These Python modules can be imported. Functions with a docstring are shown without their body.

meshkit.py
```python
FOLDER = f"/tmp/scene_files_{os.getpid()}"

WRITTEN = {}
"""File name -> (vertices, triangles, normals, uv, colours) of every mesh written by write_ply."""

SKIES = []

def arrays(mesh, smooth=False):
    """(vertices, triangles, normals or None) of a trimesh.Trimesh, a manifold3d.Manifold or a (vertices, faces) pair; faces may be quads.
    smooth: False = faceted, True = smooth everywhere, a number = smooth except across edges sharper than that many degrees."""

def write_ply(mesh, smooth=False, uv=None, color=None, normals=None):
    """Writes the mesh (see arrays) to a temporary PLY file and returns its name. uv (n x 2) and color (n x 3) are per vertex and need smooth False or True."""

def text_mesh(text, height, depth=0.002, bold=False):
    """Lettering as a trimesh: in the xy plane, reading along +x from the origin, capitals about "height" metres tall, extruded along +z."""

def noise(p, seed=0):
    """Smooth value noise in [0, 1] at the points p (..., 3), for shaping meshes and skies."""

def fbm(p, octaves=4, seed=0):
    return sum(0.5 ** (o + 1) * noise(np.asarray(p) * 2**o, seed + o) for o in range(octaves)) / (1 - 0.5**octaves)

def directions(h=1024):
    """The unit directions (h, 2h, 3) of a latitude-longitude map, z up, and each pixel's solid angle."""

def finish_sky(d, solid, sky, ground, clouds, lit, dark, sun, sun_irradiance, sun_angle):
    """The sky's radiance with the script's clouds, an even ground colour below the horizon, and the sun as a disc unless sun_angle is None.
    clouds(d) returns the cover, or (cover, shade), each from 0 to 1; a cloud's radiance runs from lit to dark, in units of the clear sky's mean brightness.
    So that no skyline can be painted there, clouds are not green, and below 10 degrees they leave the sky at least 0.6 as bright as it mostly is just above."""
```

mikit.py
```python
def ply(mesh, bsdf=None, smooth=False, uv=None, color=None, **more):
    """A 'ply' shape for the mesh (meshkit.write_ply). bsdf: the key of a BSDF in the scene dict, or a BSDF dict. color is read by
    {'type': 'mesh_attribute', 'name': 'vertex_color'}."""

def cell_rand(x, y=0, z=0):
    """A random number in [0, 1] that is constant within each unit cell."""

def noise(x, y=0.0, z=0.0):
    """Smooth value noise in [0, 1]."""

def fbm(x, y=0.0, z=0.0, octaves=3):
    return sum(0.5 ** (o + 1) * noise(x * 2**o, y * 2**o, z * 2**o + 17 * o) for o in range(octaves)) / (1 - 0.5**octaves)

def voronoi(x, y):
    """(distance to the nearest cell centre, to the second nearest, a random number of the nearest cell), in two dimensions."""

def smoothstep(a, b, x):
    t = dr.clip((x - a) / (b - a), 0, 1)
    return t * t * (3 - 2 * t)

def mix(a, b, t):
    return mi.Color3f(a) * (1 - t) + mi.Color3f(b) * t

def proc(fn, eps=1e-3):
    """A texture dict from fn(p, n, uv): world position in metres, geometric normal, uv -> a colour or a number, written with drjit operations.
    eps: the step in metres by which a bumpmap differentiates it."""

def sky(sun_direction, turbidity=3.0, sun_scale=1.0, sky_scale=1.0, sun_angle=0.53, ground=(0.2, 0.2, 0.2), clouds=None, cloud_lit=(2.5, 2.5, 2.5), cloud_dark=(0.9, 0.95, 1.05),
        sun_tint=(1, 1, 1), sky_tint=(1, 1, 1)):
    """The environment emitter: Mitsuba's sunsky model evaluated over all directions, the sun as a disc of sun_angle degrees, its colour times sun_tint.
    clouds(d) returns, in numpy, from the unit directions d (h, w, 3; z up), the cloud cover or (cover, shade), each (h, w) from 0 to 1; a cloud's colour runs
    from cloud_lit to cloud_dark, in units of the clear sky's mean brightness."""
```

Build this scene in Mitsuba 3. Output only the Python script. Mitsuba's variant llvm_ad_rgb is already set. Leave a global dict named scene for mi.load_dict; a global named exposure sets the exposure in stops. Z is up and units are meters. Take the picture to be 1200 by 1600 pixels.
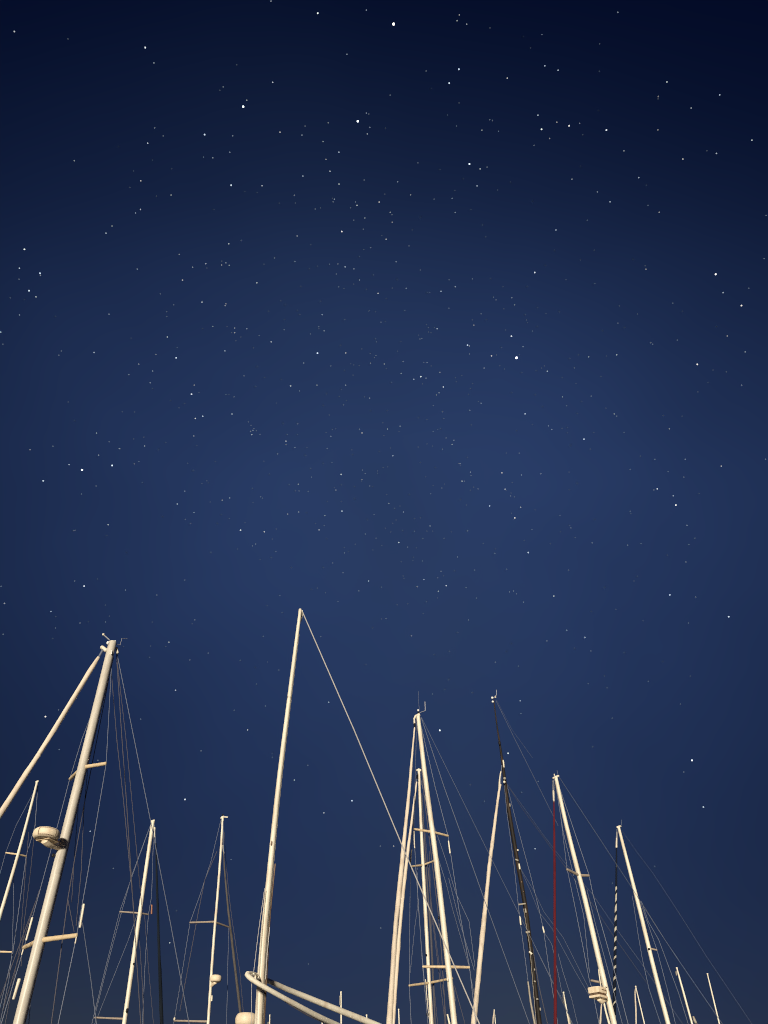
import math
import numpy as np
import trimesh
import mitsuba as mi
import drjit as dr
import mikit
import meshkit
from scipy.interpolate import PchipInterpolator

T = mi.ScalarTransform4f
scene, labels = {}, {}

# ------------------------------------------------------------------ camera: a phone held on the pontoon, tilted 43 degrees up
CAM = np.array([0.0, 0.0, 2.1])
PITCH = math.radians(43.0)
scene['camera'] = {'type': 'perspective', 'fov_axis': 'x', 'fov': math.degrees(2 * math.atan(600 / 1164.0)),
                   'near_clip': 0.05, 'far_clip': 9000.0,
                   'to_world': T().look_at(origin=CAM.tolist(), target=(CAM + [0, math.cos(PITCH), math.sin(PITCH)]).tolist(), up=[0, 0, 1])}
exposure = 5.8          # a long night exposure
GAIN = 2 ** exposure

# ------------------------------------------------------------------ night sky: navy overhead, a blue glow half way up, grey-brown haze at the horizon
GLOW = PchipInterpolator([-180, 0, 8.5, 12, 17.7, 24, 30.9, 38, 45, 52.8, 59.7, 66.2, 72.2, 78, 84, 180],
                         [.55, .60, .62, .63, .64, .70, .82, .94, .97, .84, .61, .33, .16, .05, 0, 0])      # by angle up from the horizon ahead

MILKY = np.array([-0.9717, 0.1705, -0.1636])       # pole of the faint Milky Way band


def night(d):
    el = np.degrees(np.arcsin(np.clip(d[..., 2], -1, 1)))
    u = np.degrees(np.arcsin(np.clip(d[..., 0], -1, 1))) - 3.0
    v = np.degrees(np.arctan2(d[..., 2], d[..., 1]))
    patches = meshkit.fbm(d * 5.0 + 3.0, octaves=4, seed=4) - 0.5
    milky = np.exp(-(np.degrees(np.arcsin(np.clip(d @ MILKY, -1, 1))) / 8.5) ** 2) * (0.35 + 1.3 * meshkit.fbm(d * 7.0, octaves=4, seed=9)) * np.clip((82 - v) / 26, 0, 1)
    side = u + 0.30 * np.maximum(v - 45, 0)
    glow = GLOW(v) * np.exp(-(side / (35.5 - 0.12 * np.clip(v - 45, 0, 40))) ** 2) * (1 + 0.26 * patches) + 0.10 * milky * np.clip(el / 30, 0, 1)
    haze = (0.15 + 0.22 * np.clip(-d[..., 0] / 0.5, 0, 1)) * np.exp(-np.maximum(el - 8, 0) / 7.5) + 0.15 * milky
    return 1 - haze, 1 - np.clip(glow, 0, 1)


SKY_MEAN = 0.000485      # mean radiance of the clear sky below, by which cloud colours are counted
scene['sky'] = mikit.sky((-0.14, -0.99, 0.10), turbidity=3, sun_scale=0.88, sky_scale=0.0177, sun_angle=5.0, ground=(0.06, 0.06, 0.06),
                         sun_tint=(0.127, 0.236, 1.0), sky_tint=(0.78, 0.80, 0.61), clouds=night,
                         cloud_lit=(np.array([.0248, .0515, .1500]) / GAIN / SKY_MEAN).tolist(),
                         cloud_dark=(np.array([.0006, .0024, .0180]) / GAIN / SKY_MEAN).tolist())


# ------------------------------------------------------------------ materials
def matte(color, rough=0.5, spec=0.4, metal=0.0):
    return {'type': 'twosided', 'b': {'type': 'principled', 'base_color': {'type': 'rgb', 'value': list(color)}, 'roughness': rough, 'specular': spec, 'metallic': metal}}


def worn(color, dirt, rough=0.45, amount=0.5, scale=5.0, spec=0.4):
    """a painted or cloth surface with soft vertical streaks and grime"""
    c, k = mi.Color3f(*color), mi.Color3f(*dirt)

    def fn(p, n, uv):
        a = mikit.fbm(p.x * scale * 3, p.y * scale * 3, p.z * scale * 0.35, octaves=3)
        return mikit.mix(c, k, mikit.smoothstep(0.42, 0.85, a) * amount)
    return {'type': 'twosided', 'b': {'type': 'principled', 'base_color': mikit.proc(fn), 'roughness': rough, 'specular': spec}}


scene['cream_spar'] = worn((.80, .75, .64), (.55, .42, .31), 0.42, 0.6)
scene['alloy'] = worn((.62, .58, .52), (.44, .40, .35), 0.38, 0.7)
scene['dark_spar'] = worn((.020, .017, .016), (.060, .038, .028), 0.6, 0.8, 5.0, 0.2)
scene['cream_sail'] = worn((.79, .69, .58), (.60, .49, .39), 0.8, 0.8, 3.0, 0.1)
scene['red_sail'] = worn((.135, .017, .024), (.09, .012, .017), 0.85, 0.8, 3.0, 0.1)
scene['black_sail'] = matte((.012, .017, .026), 0.9, 0.1)
scene['navy_strip'] = matte((.010, .014, .028), 0.85, 0.1)
scene['white_sail'] = worn((.56, .53, .46), (.42, .38, .32), 0.8, 0.6, 4.0, 0.1)
scene['grey_sail'] = worn((.115, .105, .10), (.07, .065, .065), 0.85, 0.8, 3.0, 0.1)
scene['wire'] = matte((.15, .175, .25), 0.45, 0.4)
scene['rope_dark'] = matte((.115, .108, .13), 0.9, 0.1)
scene['rope_dim'] = matte((.095, .095, .12), 0.9, 0.1)
scene['rope_bright'] = matte((.50, .48, .48), 0.8, 0.2)
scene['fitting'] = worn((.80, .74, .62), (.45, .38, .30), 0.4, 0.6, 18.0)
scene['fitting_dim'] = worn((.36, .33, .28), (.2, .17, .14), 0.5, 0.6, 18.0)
scene['steel'] = matte((.42, .43, .48), 0.4, 0.5)
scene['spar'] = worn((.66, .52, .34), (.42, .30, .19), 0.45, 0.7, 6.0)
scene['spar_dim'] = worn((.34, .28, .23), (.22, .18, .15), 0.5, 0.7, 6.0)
scene['white_plastic'] = matte((.86, .86, .84), 0.3)
scene['radome_shell'] = worn((.84, .71, .54), (.64, .47, .32), 0.5, 0.6, 5.0)
scene['black_plastic'] = matte((.012, .011, .011), 0.5)
scene['brown_track'] = worn((.17, .11, .075), (.30, .20, .14), 0.6, 0.8, 12.0)
scene['orange_cover'] = matte((.36, .16, .09), 0.7)
scene['gelcoat'] = worn((.74, .73, .70), (.5, .47, .42), 0.3, 0.5, 1.0)
scene['deck_paint'] = worn((.55, .53, .49), (.4, .37, .33), 0.6, 0.5, 2.0)
scene['sea_surface'] = matte((.012, .018, .026), 0.55, 0.5)        # ruffled harbour water, far below the frame
scene['concrete'] = worn((.32, .31, .29), (.22, .21, .20), 0.85, 0.8, 2.0, 0.1)


# ------------------------------------------------------------------ mesh helpers
def frames(P):
    P = np.asarray(P, float)
    t = np.gradient(P, axis=0)
    t /= np.linalg.norm(t, axis=1, keepdims=True) + 1e-12
    a = np.cross(t[0], [0, 0, 1.0] if abs(t[0][2]) < 0.9 else [1.0, 0, 0])
    A = []
    for q in t:
        a = a - q * (a @ q)
        a /= np.linalg.norm(a)
        A.append(a.copy())
    A = np.array(A)
    return P, t, A, np.cross(t, A)


def tube(P, R, sides=8, wob=None):
    """a tapered rod along the points, with rounded-off ends; wob(i, angles) scales the radius"""
    P, t, A, B = frames(P)
    R = np.broadcast_to(np.asarray(R, float), (len(P),))
    e0, e1 = R[0] * 0.35, R[-1] * 0.35
    P = np.vstack([P[:1] - t[:1] * e0, P, P[-1:] + t[-1:] * e1])
    R = np.concatenate([[R[0] * 0.6], R, [R[-1] * 0.6]])
    A, B = (np.vstack([m[:1], m, m[-1:]]) for m in (A, B))
    ang = np.arange(sides) * 2 * math.pi / sides
    V = []
    for i in range(len(P)):
        k = np.ones(sides) if wob is None else wob(i, ang)
        V.append(P[i] + (R[i] * k)[:, None] * (np.cos(ang)[:, None] * A[i] + np.sin(ang)[:, None] * B[i]))
    V = np.vstack(V)
    n = len(P)
    i, j = np.meshgrid(np.arange(n - 1), np.arange(sides), indexing='ij')
    q = np.stack([i * sides + j, i * sides + (j + 1) % sides, (i + 1) * sides + (j + 1) % sides, (i + 1) * sides + j], -1).reshape(-1, 4)
    f = np.vstack([q[:, [0, 1, 2]], q[:, [0, 2, 3]]])
    c0, c1 = len(V), len(V) + 1
    V = np.vstack([V, P[:1], P[-1:]])
    k = np.arange(sides)
    f = np.vstack([f, np.stack([k * 0 + c0, (k + 1) % sides, k], 1), np.stack([k * 0 + c1, (n - 1) * sides + k, (n - 1) * sides + (k + 1) % sides], 1)])
    m = trimesh.Trimesh(V, f, process=False)
    if m.volume < 0:
        m.invert()
    return m


def resample(P, R, step, curve=False):
    P, R = np.asarray(P, float), np.asarray(R, float)
    s = np.concatenate([[0], np.cumsum(np.linalg.norm(np.diff(P, axis=0), axis=1))])
    n = max(2, int(s[-1] / step) + 1)
    u = np.unique(np.concatenate([np.linspace(0, s[-1], n), s]))
    if len(P) > 2 and curve:
        return PchipInterpolator(s, P)(u), PchipInterpolator(s, R)(u)
    return np.stack([np.interp(u, s, P[:, k]) for k in range(3)], 1), np.interp(u, s, R)


def ellipsoid(c, r, flat):
    m = trimesh.creation.icosphere(subdivisions=2, radius=1.0)
    m.apply_scale([r, r, r * flat])
    m.apply_translation(c)
    return m


def lathe(profile, c, sides=40):
    m = trimesh.creation.revolve(np.asarray(profile, float), sections=sides)
    m.apply_translation(c)
    return m


def box(size, c, yaw=0.0, pitch=0.0, round_=0.25):
    """a box with softened edges"""
    m = trimesh.creation.box(size)
    m = m.subdivide().subdivide()
    h = np.array(size) / 2
    r = round_ * h.min()
    v = m.vertices
    q = np.clip(v, -(h - r), h - r)
    w = v - q
    L = np.linalg.norm(w, axis=1, keepdims=True)
    m.vertices = np.where(L > 1e-9, q + w / np.maximum(L, 1e-9) * r, v)
    m.apply_transform(trimesh.transformations.euler_matrix(pitch, 0, yaw, 'sxyz'))
    m.apply_translation(c)
    return m


def key_for(base):
    if base not in scene and not any(k.startswith(base + '__') for k in scene):
        return base
    i = 1
    while f'{base}_{i:03d}' in scene or any(k.startswith(f'{base}_{i:03d}__') for k in scene):
        i += 1
    return f'{base}_{i:03d}'


USED = set()


def numbered(base):
    k, i = base, 0
    while k in USED:
        i += 1
        k = f'{base}_{i:03d}'
    USED.add(k)
    return k


def put(key, mesh, mat, smooth=35):
    scene[key] = mikit.ply(mesh, mat, smooth=smooth)
    return key


# ------------------------------------------------------------------ the setting below the frame: harbour water and the pontoon under the camera
w = trimesh.creation.box([900, 900, 0.02])
w.apply_translation([0, 300, -0.01])
put('water', w, 'sea_surface', False)
labels['water'] = {'label': 'dark harbour water the boats float on', 'kind': 'structure'}
p = box([60, 2.4, 0.7], [0, -0.2, 0.2], round_=0.15)
put('pontoon', p, 'concrete', 30)
labels['pontoon'] = {'label': 'grey concrete pontoon along the berths', 'kind': 'structure'}


# ------------------------------------------------------------------ sailboats
def hull_mesh(bow, aft, length, beam):
    """a lofted hull from bow to transom: station outlines from keel line to gunwale"""
    side = np.array([-aft[1], aft[0], 0])
    V, n, m = [], 15, 9
    for i in range(n):
        u = i / (n - 1)
        half = beam * length / 2 * (1 - (1 - min(1, u / 0.55)) ** 2.2) * (1 - 0.22 * max(0, u - 0.55) / 0.45) + 0.02
        top = 1.25 - 0.35 * u + 0.12 * u * u
        low = -0.35 * math.sin(math.pi * min(1, 0.08 + u * 0.9))
        for j in range(m):
            a = -1 + 2 * j / (m - 1)
            z = low + (top - low) * abs(a) ** 1.6
            V.append(bow + aft * (u * length) + side * (half * math.copysign(abs(a) ** 0.6, a)) + [0, 0, z])
    V = np.array(V)
    F = []
    for i in range(n - 1):
        for j in range(m - 1):
            a, b = i * m + j, (i + 1) * m + j
            F += [[a, b, b + 1], [a, b + 1, a + 1]]
        a, b = i * m, (i + 1) * m                                   # deck
        F += [[a, a + m - 1, b + m - 1], [a, b + m - 1, b]]
    F += [[(n - 1) * m, (n - 1) * m + j, (n - 1) * m + j + 1] for j in range(1, m - 1)]
    t = trimesh.Trimesh(V, np.array(F), process=False)
    trimesh.repair.fix_normals(t)
    return t


CLOTH = ('cream_sail', 'red_sail', 'black_sail', 'grey_sail')


def furl(P, R, seed):
    """a rolled headsail: slightly lumpy, with the spiral edge of the cloth standing proud"""
    P, R = resample(P, R, 0.12)
    rng = np.random.default_rng(seed)
    ph = rng.random() * 6
    s = np.arange(len(P) + 2) * 0.12

    def wob(i, ang):
        d = (ang - s[i] * 2.1 - ph + math.pi) % (2 * math.pi) - math.pi
        return 1 + 0.05 * math.sin(s[i] * 1.7 + ph) + 0.17 * np.exp(-(d / 0.32) ** 2) + 0.045 * np.sin(2 * ang + s[i]) + 0.03 * np.sin(3 * ang - 2.3 * s[i])
    return tube(P, R, 14, wob)


def boat(label, spar, mast, radii, heading, length, beam, track, parts):
    name = numbered('sailboat')
    far = label.startswith(('distant', 'most distant'))
    labels[name] = {'label': label, 'category': 'sailboat', 'group': 'distant sailboats' if far else 'sailboats moored along the pontoon'}
    mast, hd = np.array(mast), np.array([heading[0], heading[1], 0.0])
    base = mast[-1]
    put(f'{name}__hull', hull_mesh(np.array([base[0], base[1], 0]) + hd * 0.42 * length, -hd, length, beam), 'gelcoat', 40)
    put(f'{name}__deck_house', box([length * 0.32, length * beam * 0.5, 0.5], [base[0] - hd[0] * .1 * length, base[1] - hd[1] * .1 * length, 1.15], yaw=math.atan2(hd[1], hd[0]), round_=.5), 'deck_paint', 40)
    low = mast.copy()
    low[-1] = base + (base - mast[-2]) / np.linalg.norm(base - mast[-2]) * 0.25
    P, R = resample(low, radii, 0.4, curve=len(low) > 3)
    put(f'{name}__mast', tube(P, R, 22, lambda i, a: 1 + 0.05 * np.cos(2 * a)), spar, 40)
    USED.add(f'{name}__mast')
    if track:
        put(numbered(f'{name}__mast__sail_track'), tube(P[1:] - hd * (R[1:, None] * 1.02), R[1:] * 0.16 + 0.002, 6), 'fitting_dim', 40)
    for q in parts:
        k = numbered(f'{name}__{q[0]}')
        if q[1] == 'ball':
            put(k, ellipsoid(q[2], q[3], q[4]), q[5], True)
        elif q[1] in ('radar', 'boxradar'):
            radar(k, q[1], np.array(q[2]), q[3], q[4], np.array(q[5]), q[6], spar)
        elif q[1] == 'spiral':
            spiral(k, q[2], q[3])
        elif q[4] in CLOTH:
            put(k, furl(q[2], q[3], len(USED)), q[4], 50)
        elif q[1] == 'curve':
            P, R = resample(q[2], q[3], 0.05, curve=True)
            put(k, tube(P, R, 16), q[4], 40)
        else:
            P, R = resample(q[2], q[3], 1.5)
            put(k, tube(P, R, 14 if max(q[3]) > 0.02 else 7), q[4], 50)
    return name


def radar(k, kind, c, r, h, arm, plate, spar):
    v = (arm - c) * [1, 1, 0]
    d = v / np.linalg.norm(v)
    yaw = math.atan2(d[1], d[0])
    if kind == 'radar':
        prof = [(0, -h / 2)]
        for a in np.linspace(-90, 90, 21):                            # a puck with a full, rounded rim and a slightly domed lid
            ca, sa = math.cos(math.radians(a)), math.sin(math.radians(a))
            prof.append((r * (0.62 + 0.38 * ca ** 0.8), h / 2 * math.copysign(abs(sa) ** 0.9, sa)))
        prof.append((0, h / 2 * 1.12))
        put(f'{k}__radome', lathe(prof, c), 'radome_shell', 40)
        if plate:                                                     # a shallow panel let into the rim, with a dark seal round it
            put(f'{k}__seal', rim_patch(c, r * 1.004, h, -108, -22, -.40, .34), 'brown_track', 40)
            put(f'{k}__panel', rim_patch(c, r * 1.016, h, -103, -26, -.33, .27), 'radome_shell', 40)
    else:
        put(f'{k}__housing', box([r * 2, r * 1.7, h * 0.62], c + [0, 0, h * .16], yaw=yaw, round_=.5), 'radome_shell', 40)
        put(f'{k}__base_tray', box([r * 2, r * 1.6, h * 0.24], c - [0, 0, h * .40], yaw=yaw, round_=.5), 'radome_shell', 40)
        put(f'{k}__slot', box([r * 2.02, r * 1.2, h * 0.10], c - [0, 0, h * .21], yaw=yaw), 'brown_track', 40)
        put(f'{k}__front_slot', box([r * 1.1, r * 1.74, h * 0.09], c + [0, 0, h * .16] + d * r * .2, yaw=yaw), 'brown_track', 40)
    root = c - [0, 0, h * 0.55]
    a = [c + d * r * 0.05 - [0, 0, h * .5], root + d * r * .55 - [0, 0, h * .12], arm * .75 + root * .25 - [0, 0, .0], arm - [0, 0, .02]]
    P, R = resample(a, [r * .34, r * .30, r * .22, r * .2], 0.02, curve=True)
    put(f'{k}__bracket', tube(P, R, 14), 'radome_shell', 40)
    if plate:
        put(f'{k}__mounting_plate', box([r * 1.05, r * 1.3, 0.03], c + d * r * .28 - [0, 0, h * .5 + .008], yaw=yaw), 'spar', 40)
        put(f'{k}__gasket', box([r * 1.16, r * 1.42, 0.02], c + d * r * .28 - [0, 0, h * .5 - .004], yaw=yaw), 'brown_track', 40)


def rim_patch(c, r, h, a0, a1, z0, z1):
    """a piece of the radome's rim between two bearings and two heights (in units of its thickness)"""
    V, F, n, m = [], [], 20, 8
    for i in range(n):
        b = math.radians(a0 + (a1 - a0) * i / (n - 1))
        for j in range(m):
            z = z0 + (z1 - z0) * j / (m - 1)
            sa = math.copysign(min(1, abs(2 * z)) ** (1 / 0.9), z)
            q = r * (0.62 + 0.38 * max(0.0, 1 - sa * sa) ** 0.4)
            V.append(c + [q * math.cos(b), q * math.sin(b), z * h])
    for i in range(n - 1):
        for j in range(m - 1):
            a, b = i * m + j, (i + 1) * m + j
            F += [[a, b, b + 1], [a, b + 1, a + 1]]
    return trimesh.Trimesh(np.array(V), np.array(F), process=False)


def spiral(k, P, R):
    """white headsail rolled up with its navy sun strip winding round it"""
    Q, S = resample(P, R, 0.02)
    put(k, tube(Q, S, 14), 'white_sail', 40)
    P2, t, A, B = frames(Q)
    s = np.arange(len(Q)) * 0.02
    at = np.concatenate([[0], np.cumsum(np.linalg.norm(np.diff(np.array(P), axis=0), axis=1))])
    phase = np.cumsum(0.02 * 2 * math.pi / (0.36 + 0.05 * np.sin(s * 1.3)))
    mid = at[1] + (at[2] - at[1]) * .5
    half = np.interp(s, [0, at[1] - .06, at[1], mid, mid + .15, at[2], at[3], at[4]], [3.2, 3.2, 1.0, 1.15, 1.85, 2.0, 2.55, 2.8]) + 0.14 * np.sin(s * 5.1)
    V, F, m = [], [], 17
    for i in range(len(Q)):
        for j in range(m):
            a = phase[i] + half[i] * (2 * j / (m - 1) - 1)
            V.append(P2[i] + (S[i] * 1.06 + .002) * (math.cos(a) * A[i] + math.sin(a) * B[i]))
    for i in range(len(Q) - 1):
        for j in range(m - 1):
            a, b = i * m + j, (i + 1) * m + j
            F += [[a, a + 1, b + 1], [a, b + 1, b]]
    put(f'{k}__sun_strip', trimesh.Trimesh(np.array(V), np.array(F), process=False), 'navy_strip', True)


boat('sailboat with the thickest beige mast, carrying an oval radar and a pale furled headsail', 'alloy', [(-7.021,16.4,12.774), (-6.863,16.4,8.969), (-6.792,16.4,7.111), (-6.702,16.4,4.512), (-6.591,16.4,1.3)], [0.1035,0.1039,0.1059,0.1025,0.1025],
     heading=(-0.73, -0.68), length=11.5, beam=0.3, track=True, parts=[
    ('furled_sail', 'tube', [(-7.217,16.28,12.259), (-7.269,16.25,11.999), (-7.683,15.8,9.441), (-7.876,15.4,7.989), (-8.757,13.571,1.35)], [0.0356,0.0512,0.0569,0.0578,0.0578], 'cream_sail'),
    ('forestay', 'tube', [(-7.167,16.3,12.517), (-7.219,16.27,12.215)], [0.0262,0.0258], 'wire'),
    ('mast__swivel', 'tube', [(-7.231,16.3,12.575), (-7.09,16.32,12.482)], [0.0491,0.0531], 'fitting'),
    ('mast__swivel', 'tube', [(-7.09,16.32,12.482), (-7.023,16.37,12.486)], [0.0408,0.0409], 'fitting'),
    ('mast__spreader', 'tube', [(-6.882,16.4,9.425), (-6.311,16.257,9.455)], [0.045,0.04], 'spar'),
    ('mast__spreader', 'tube', [(-6.882,16.4,9.425), (-7.372,17.087,9.455)], [0.045,0.04], 'spar'),
    ('mast__spreader', 'tube', [(-6.751,16.4,5.915), (-5.953,16.152,5.945)], [0.048,0.04], 'spar'),
    ('mast__spreader', 'tube', [(-6.751,16.4,5.915), (-7.297,17.078,5.945)], [0.048,0.04], 'spar'),
    ('shroud', 'tube', [(-6.881,16.45,12.029), (-6.303,16.257,9.455), (-6.067,16.194,7.146), (-5.954,16.152,5.951), (-5.886,16.152,4.514), (-5.734,16.152,1.35)], [0.0083,0.0083,0.0083,0.0083,0.0083,0.0083], 'wire'),
    ('shroud', 'tube', [(-6.929,16.45,12.121), (-7.287,16.881,10.348), (-7.387,17.087,9.455), (-7.351,17.087,8.377), (-7.316,17.087,6.813), (-7.301,17.078,5.939), (-7.309,17.078,4.858), (-7.335,17.078,1.35)], [0.0075,0.0075,0.0075,0.0075,0.0075,0.0075,0.0075,0.0075], 'wire'),
    ('shroud', 'tube', [(-6.933,16.55,12.033), (-6.845,16.7,10.211), (-6.718,16.7,8.586), (-6.527,16.7,6.743), (-6.211,16.7,4.576), (-5.739,16.7,1.35)], [0.009,0.009,0.009,0.009,0.009,0.009], 'rope_dark'),
    ('shroud', 'tube', [(-6.844,16.6,9.472), (-6.873,16.75,8.576), (-6.88,16.8,7.335), (-6.97,16.9,6.423), (-6.949,16.9,5.619), (-6.675,16.8,4.611), (-5.789,16.477,1.35)], [0.0067,0.0067,0.0067,0.0067,0.0067,0.0067,0.0067], 'wire'),
    ('halyard', 'tube', [(-6.921,16.6,12.026), (-6.349,16.7,10.178), (-5.974,17,8.921), (-5.309,17.3,6.722)], [0.0075,0.0075,0.0075,0.0075], 'rope_dark'),
    ('topping_lift', 'tube', [(-6.915,16.6,12.535), (-6.302,16.9,10.275), (-6.012,17.3,9.042), (-5.141,18.9,4.925), (-4.385,20.289,1.35)], [0.009,0.009,0.009,0.009,0.009], 'rope_dark'),
    ('halyard', 'tube', [(-6.915,16.6,12.535), (-6.239,17,10.323), (-5.885,17.3,9.042), (-5.31,17.9,6.882)], [0.0067,0.0067,0.0067,0.0067], 'rope_dark'),
    ('backstay', 'tube', [(-6.921,16.6,12.593), (-5.54,17.9,8.81), (-4.931,18.8,6.989), (-4.261,19.6,5.006), (-3.026,21.075,1.35)], [0.009,0.009,0.009,0.009,0.009], 'wire'),
    ('halyard', 'tube', [(-6.908,16.7,9.548), (-6.907,16.8,8.798), (-6.702,16.8,7.767), (-6.508,16.9,6.737)], [0.006,0.006,0.006,0.006], 'rope_dark'),
    ('halyard', 'tube', [(-6.866,16.7,9.502), (-6.736,16.8,8.596), (-6.482,16.9,7.366), (-6.292,16.9,6.304)], [0.0067,0.0067,0.0067,0.0067], 'rope_dark'),
    ('runner', 'tube', [(-6.527,16.7,6.743), (-6.02,16.152,6.006)], [0.006,0.006], 'rope_dark'),
    ('runner', 'tube', [(-5.901,16.152,6.163), (-5.703,16.8,5.337), (-5.427,16.9,4.606), (-4.197,17.345,1.35)], [0.0075,0.0075,0.0075,0.0075], 'wire'),
    ('halyard', 'tube', [(-7.145,16.65,6.912), (-7.17,16.65,6.254), (-7.189,16.7,5.643), (-7.195,16.7,4.797)], [0.006,0.006,0.006,0.006], 'rope_dark'),
    ('halyard', 'tube', [(-7.004,16.3,6.596), (-7.051,16.3,6.11), (-7.097,16.2,4.915)], [0.006,0.006,0.006], 'rope_dark'),
    ('shroud__rod_cover', 'tube', [(-5.968,16.152,6.497), (-5.93,16.152,6.085)], [0.0229,0.0225], 'fitting'),
    ('shroud__rod_cover', 'tube', [(-5.954,16.152,5.973), (-5.945,16.152,5.808)], [0.0161,0.0136], 'fitting'),
    ('shroud__rod_cover', 'tube', [(-7.314,17.087,6.495), (-7.301,17.078,6.078)], [0.0226,0.0196], 'fitting'),
    ('shroud__rod_cover', 'tube', [(-7.307,17.078,5.916), (-7.305,17.078,5.814)], [0.0143,0.0129], 'fitting'),
    ('mast__line_cover', 'tube', [(-6.878,16.28,5.237), (-6.879,16.28,4.919)], [0.0302,0.0238], 'fitting'),
    ('mast__wind_sensor', 'tube', [(-7.123,16.4,12.853), (-7.247,16.3,12.924)], [0.0166,0.0166], 'steel'),
    ('mast__wind_sensor__cup', 'ball', (-7.279,16.3,12.953), 0.0332, 1.0, 'fitting'),
    ('mast__tricolour_light', 'ball', (-7.097,16.3,12.7), 0.0378, 1.3, 'white_plastic'),
    ('mast__anchor_light', 'ball', (-6.99,16.45,12.846), 0.0283, 1.0, 'white_plastic'),
    ('mast__light_base', 'ball', (-7.074,16.4,12.823), 0.0332, 0.7, 'black_plastic'),
    ('mast__aerial', 'tube', [(-6.948,16.5,12.775), (-6.895,16.6,12.826), (-6.894,16.6,13.033), (-6.832,16.8,13.163)], [0.007,0.007,0.007,0.007], 'steel'),
    ('mast__sheave', 'tube', [(-6.947,16.55,12.716), (-6.879,16.55,12.542)], [0.0283,0.0363], 'fitting'),
    ('mast__sail_track', 'tube', [(-6.949,16.29,12.473), (-6.916,16.29,12.359)], [0.0163,0.0162], 'white_plastic'),
    ('radar', 'radar', (-7.018,15.9,7.758), 0.265, 0.2, (-6.812,16.4,7.631), True),
    ('mast__deck_light', 'ball', (-6.915,16.28,7.47), 0.0334, 1.2, 'black_plastic'),
])
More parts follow.
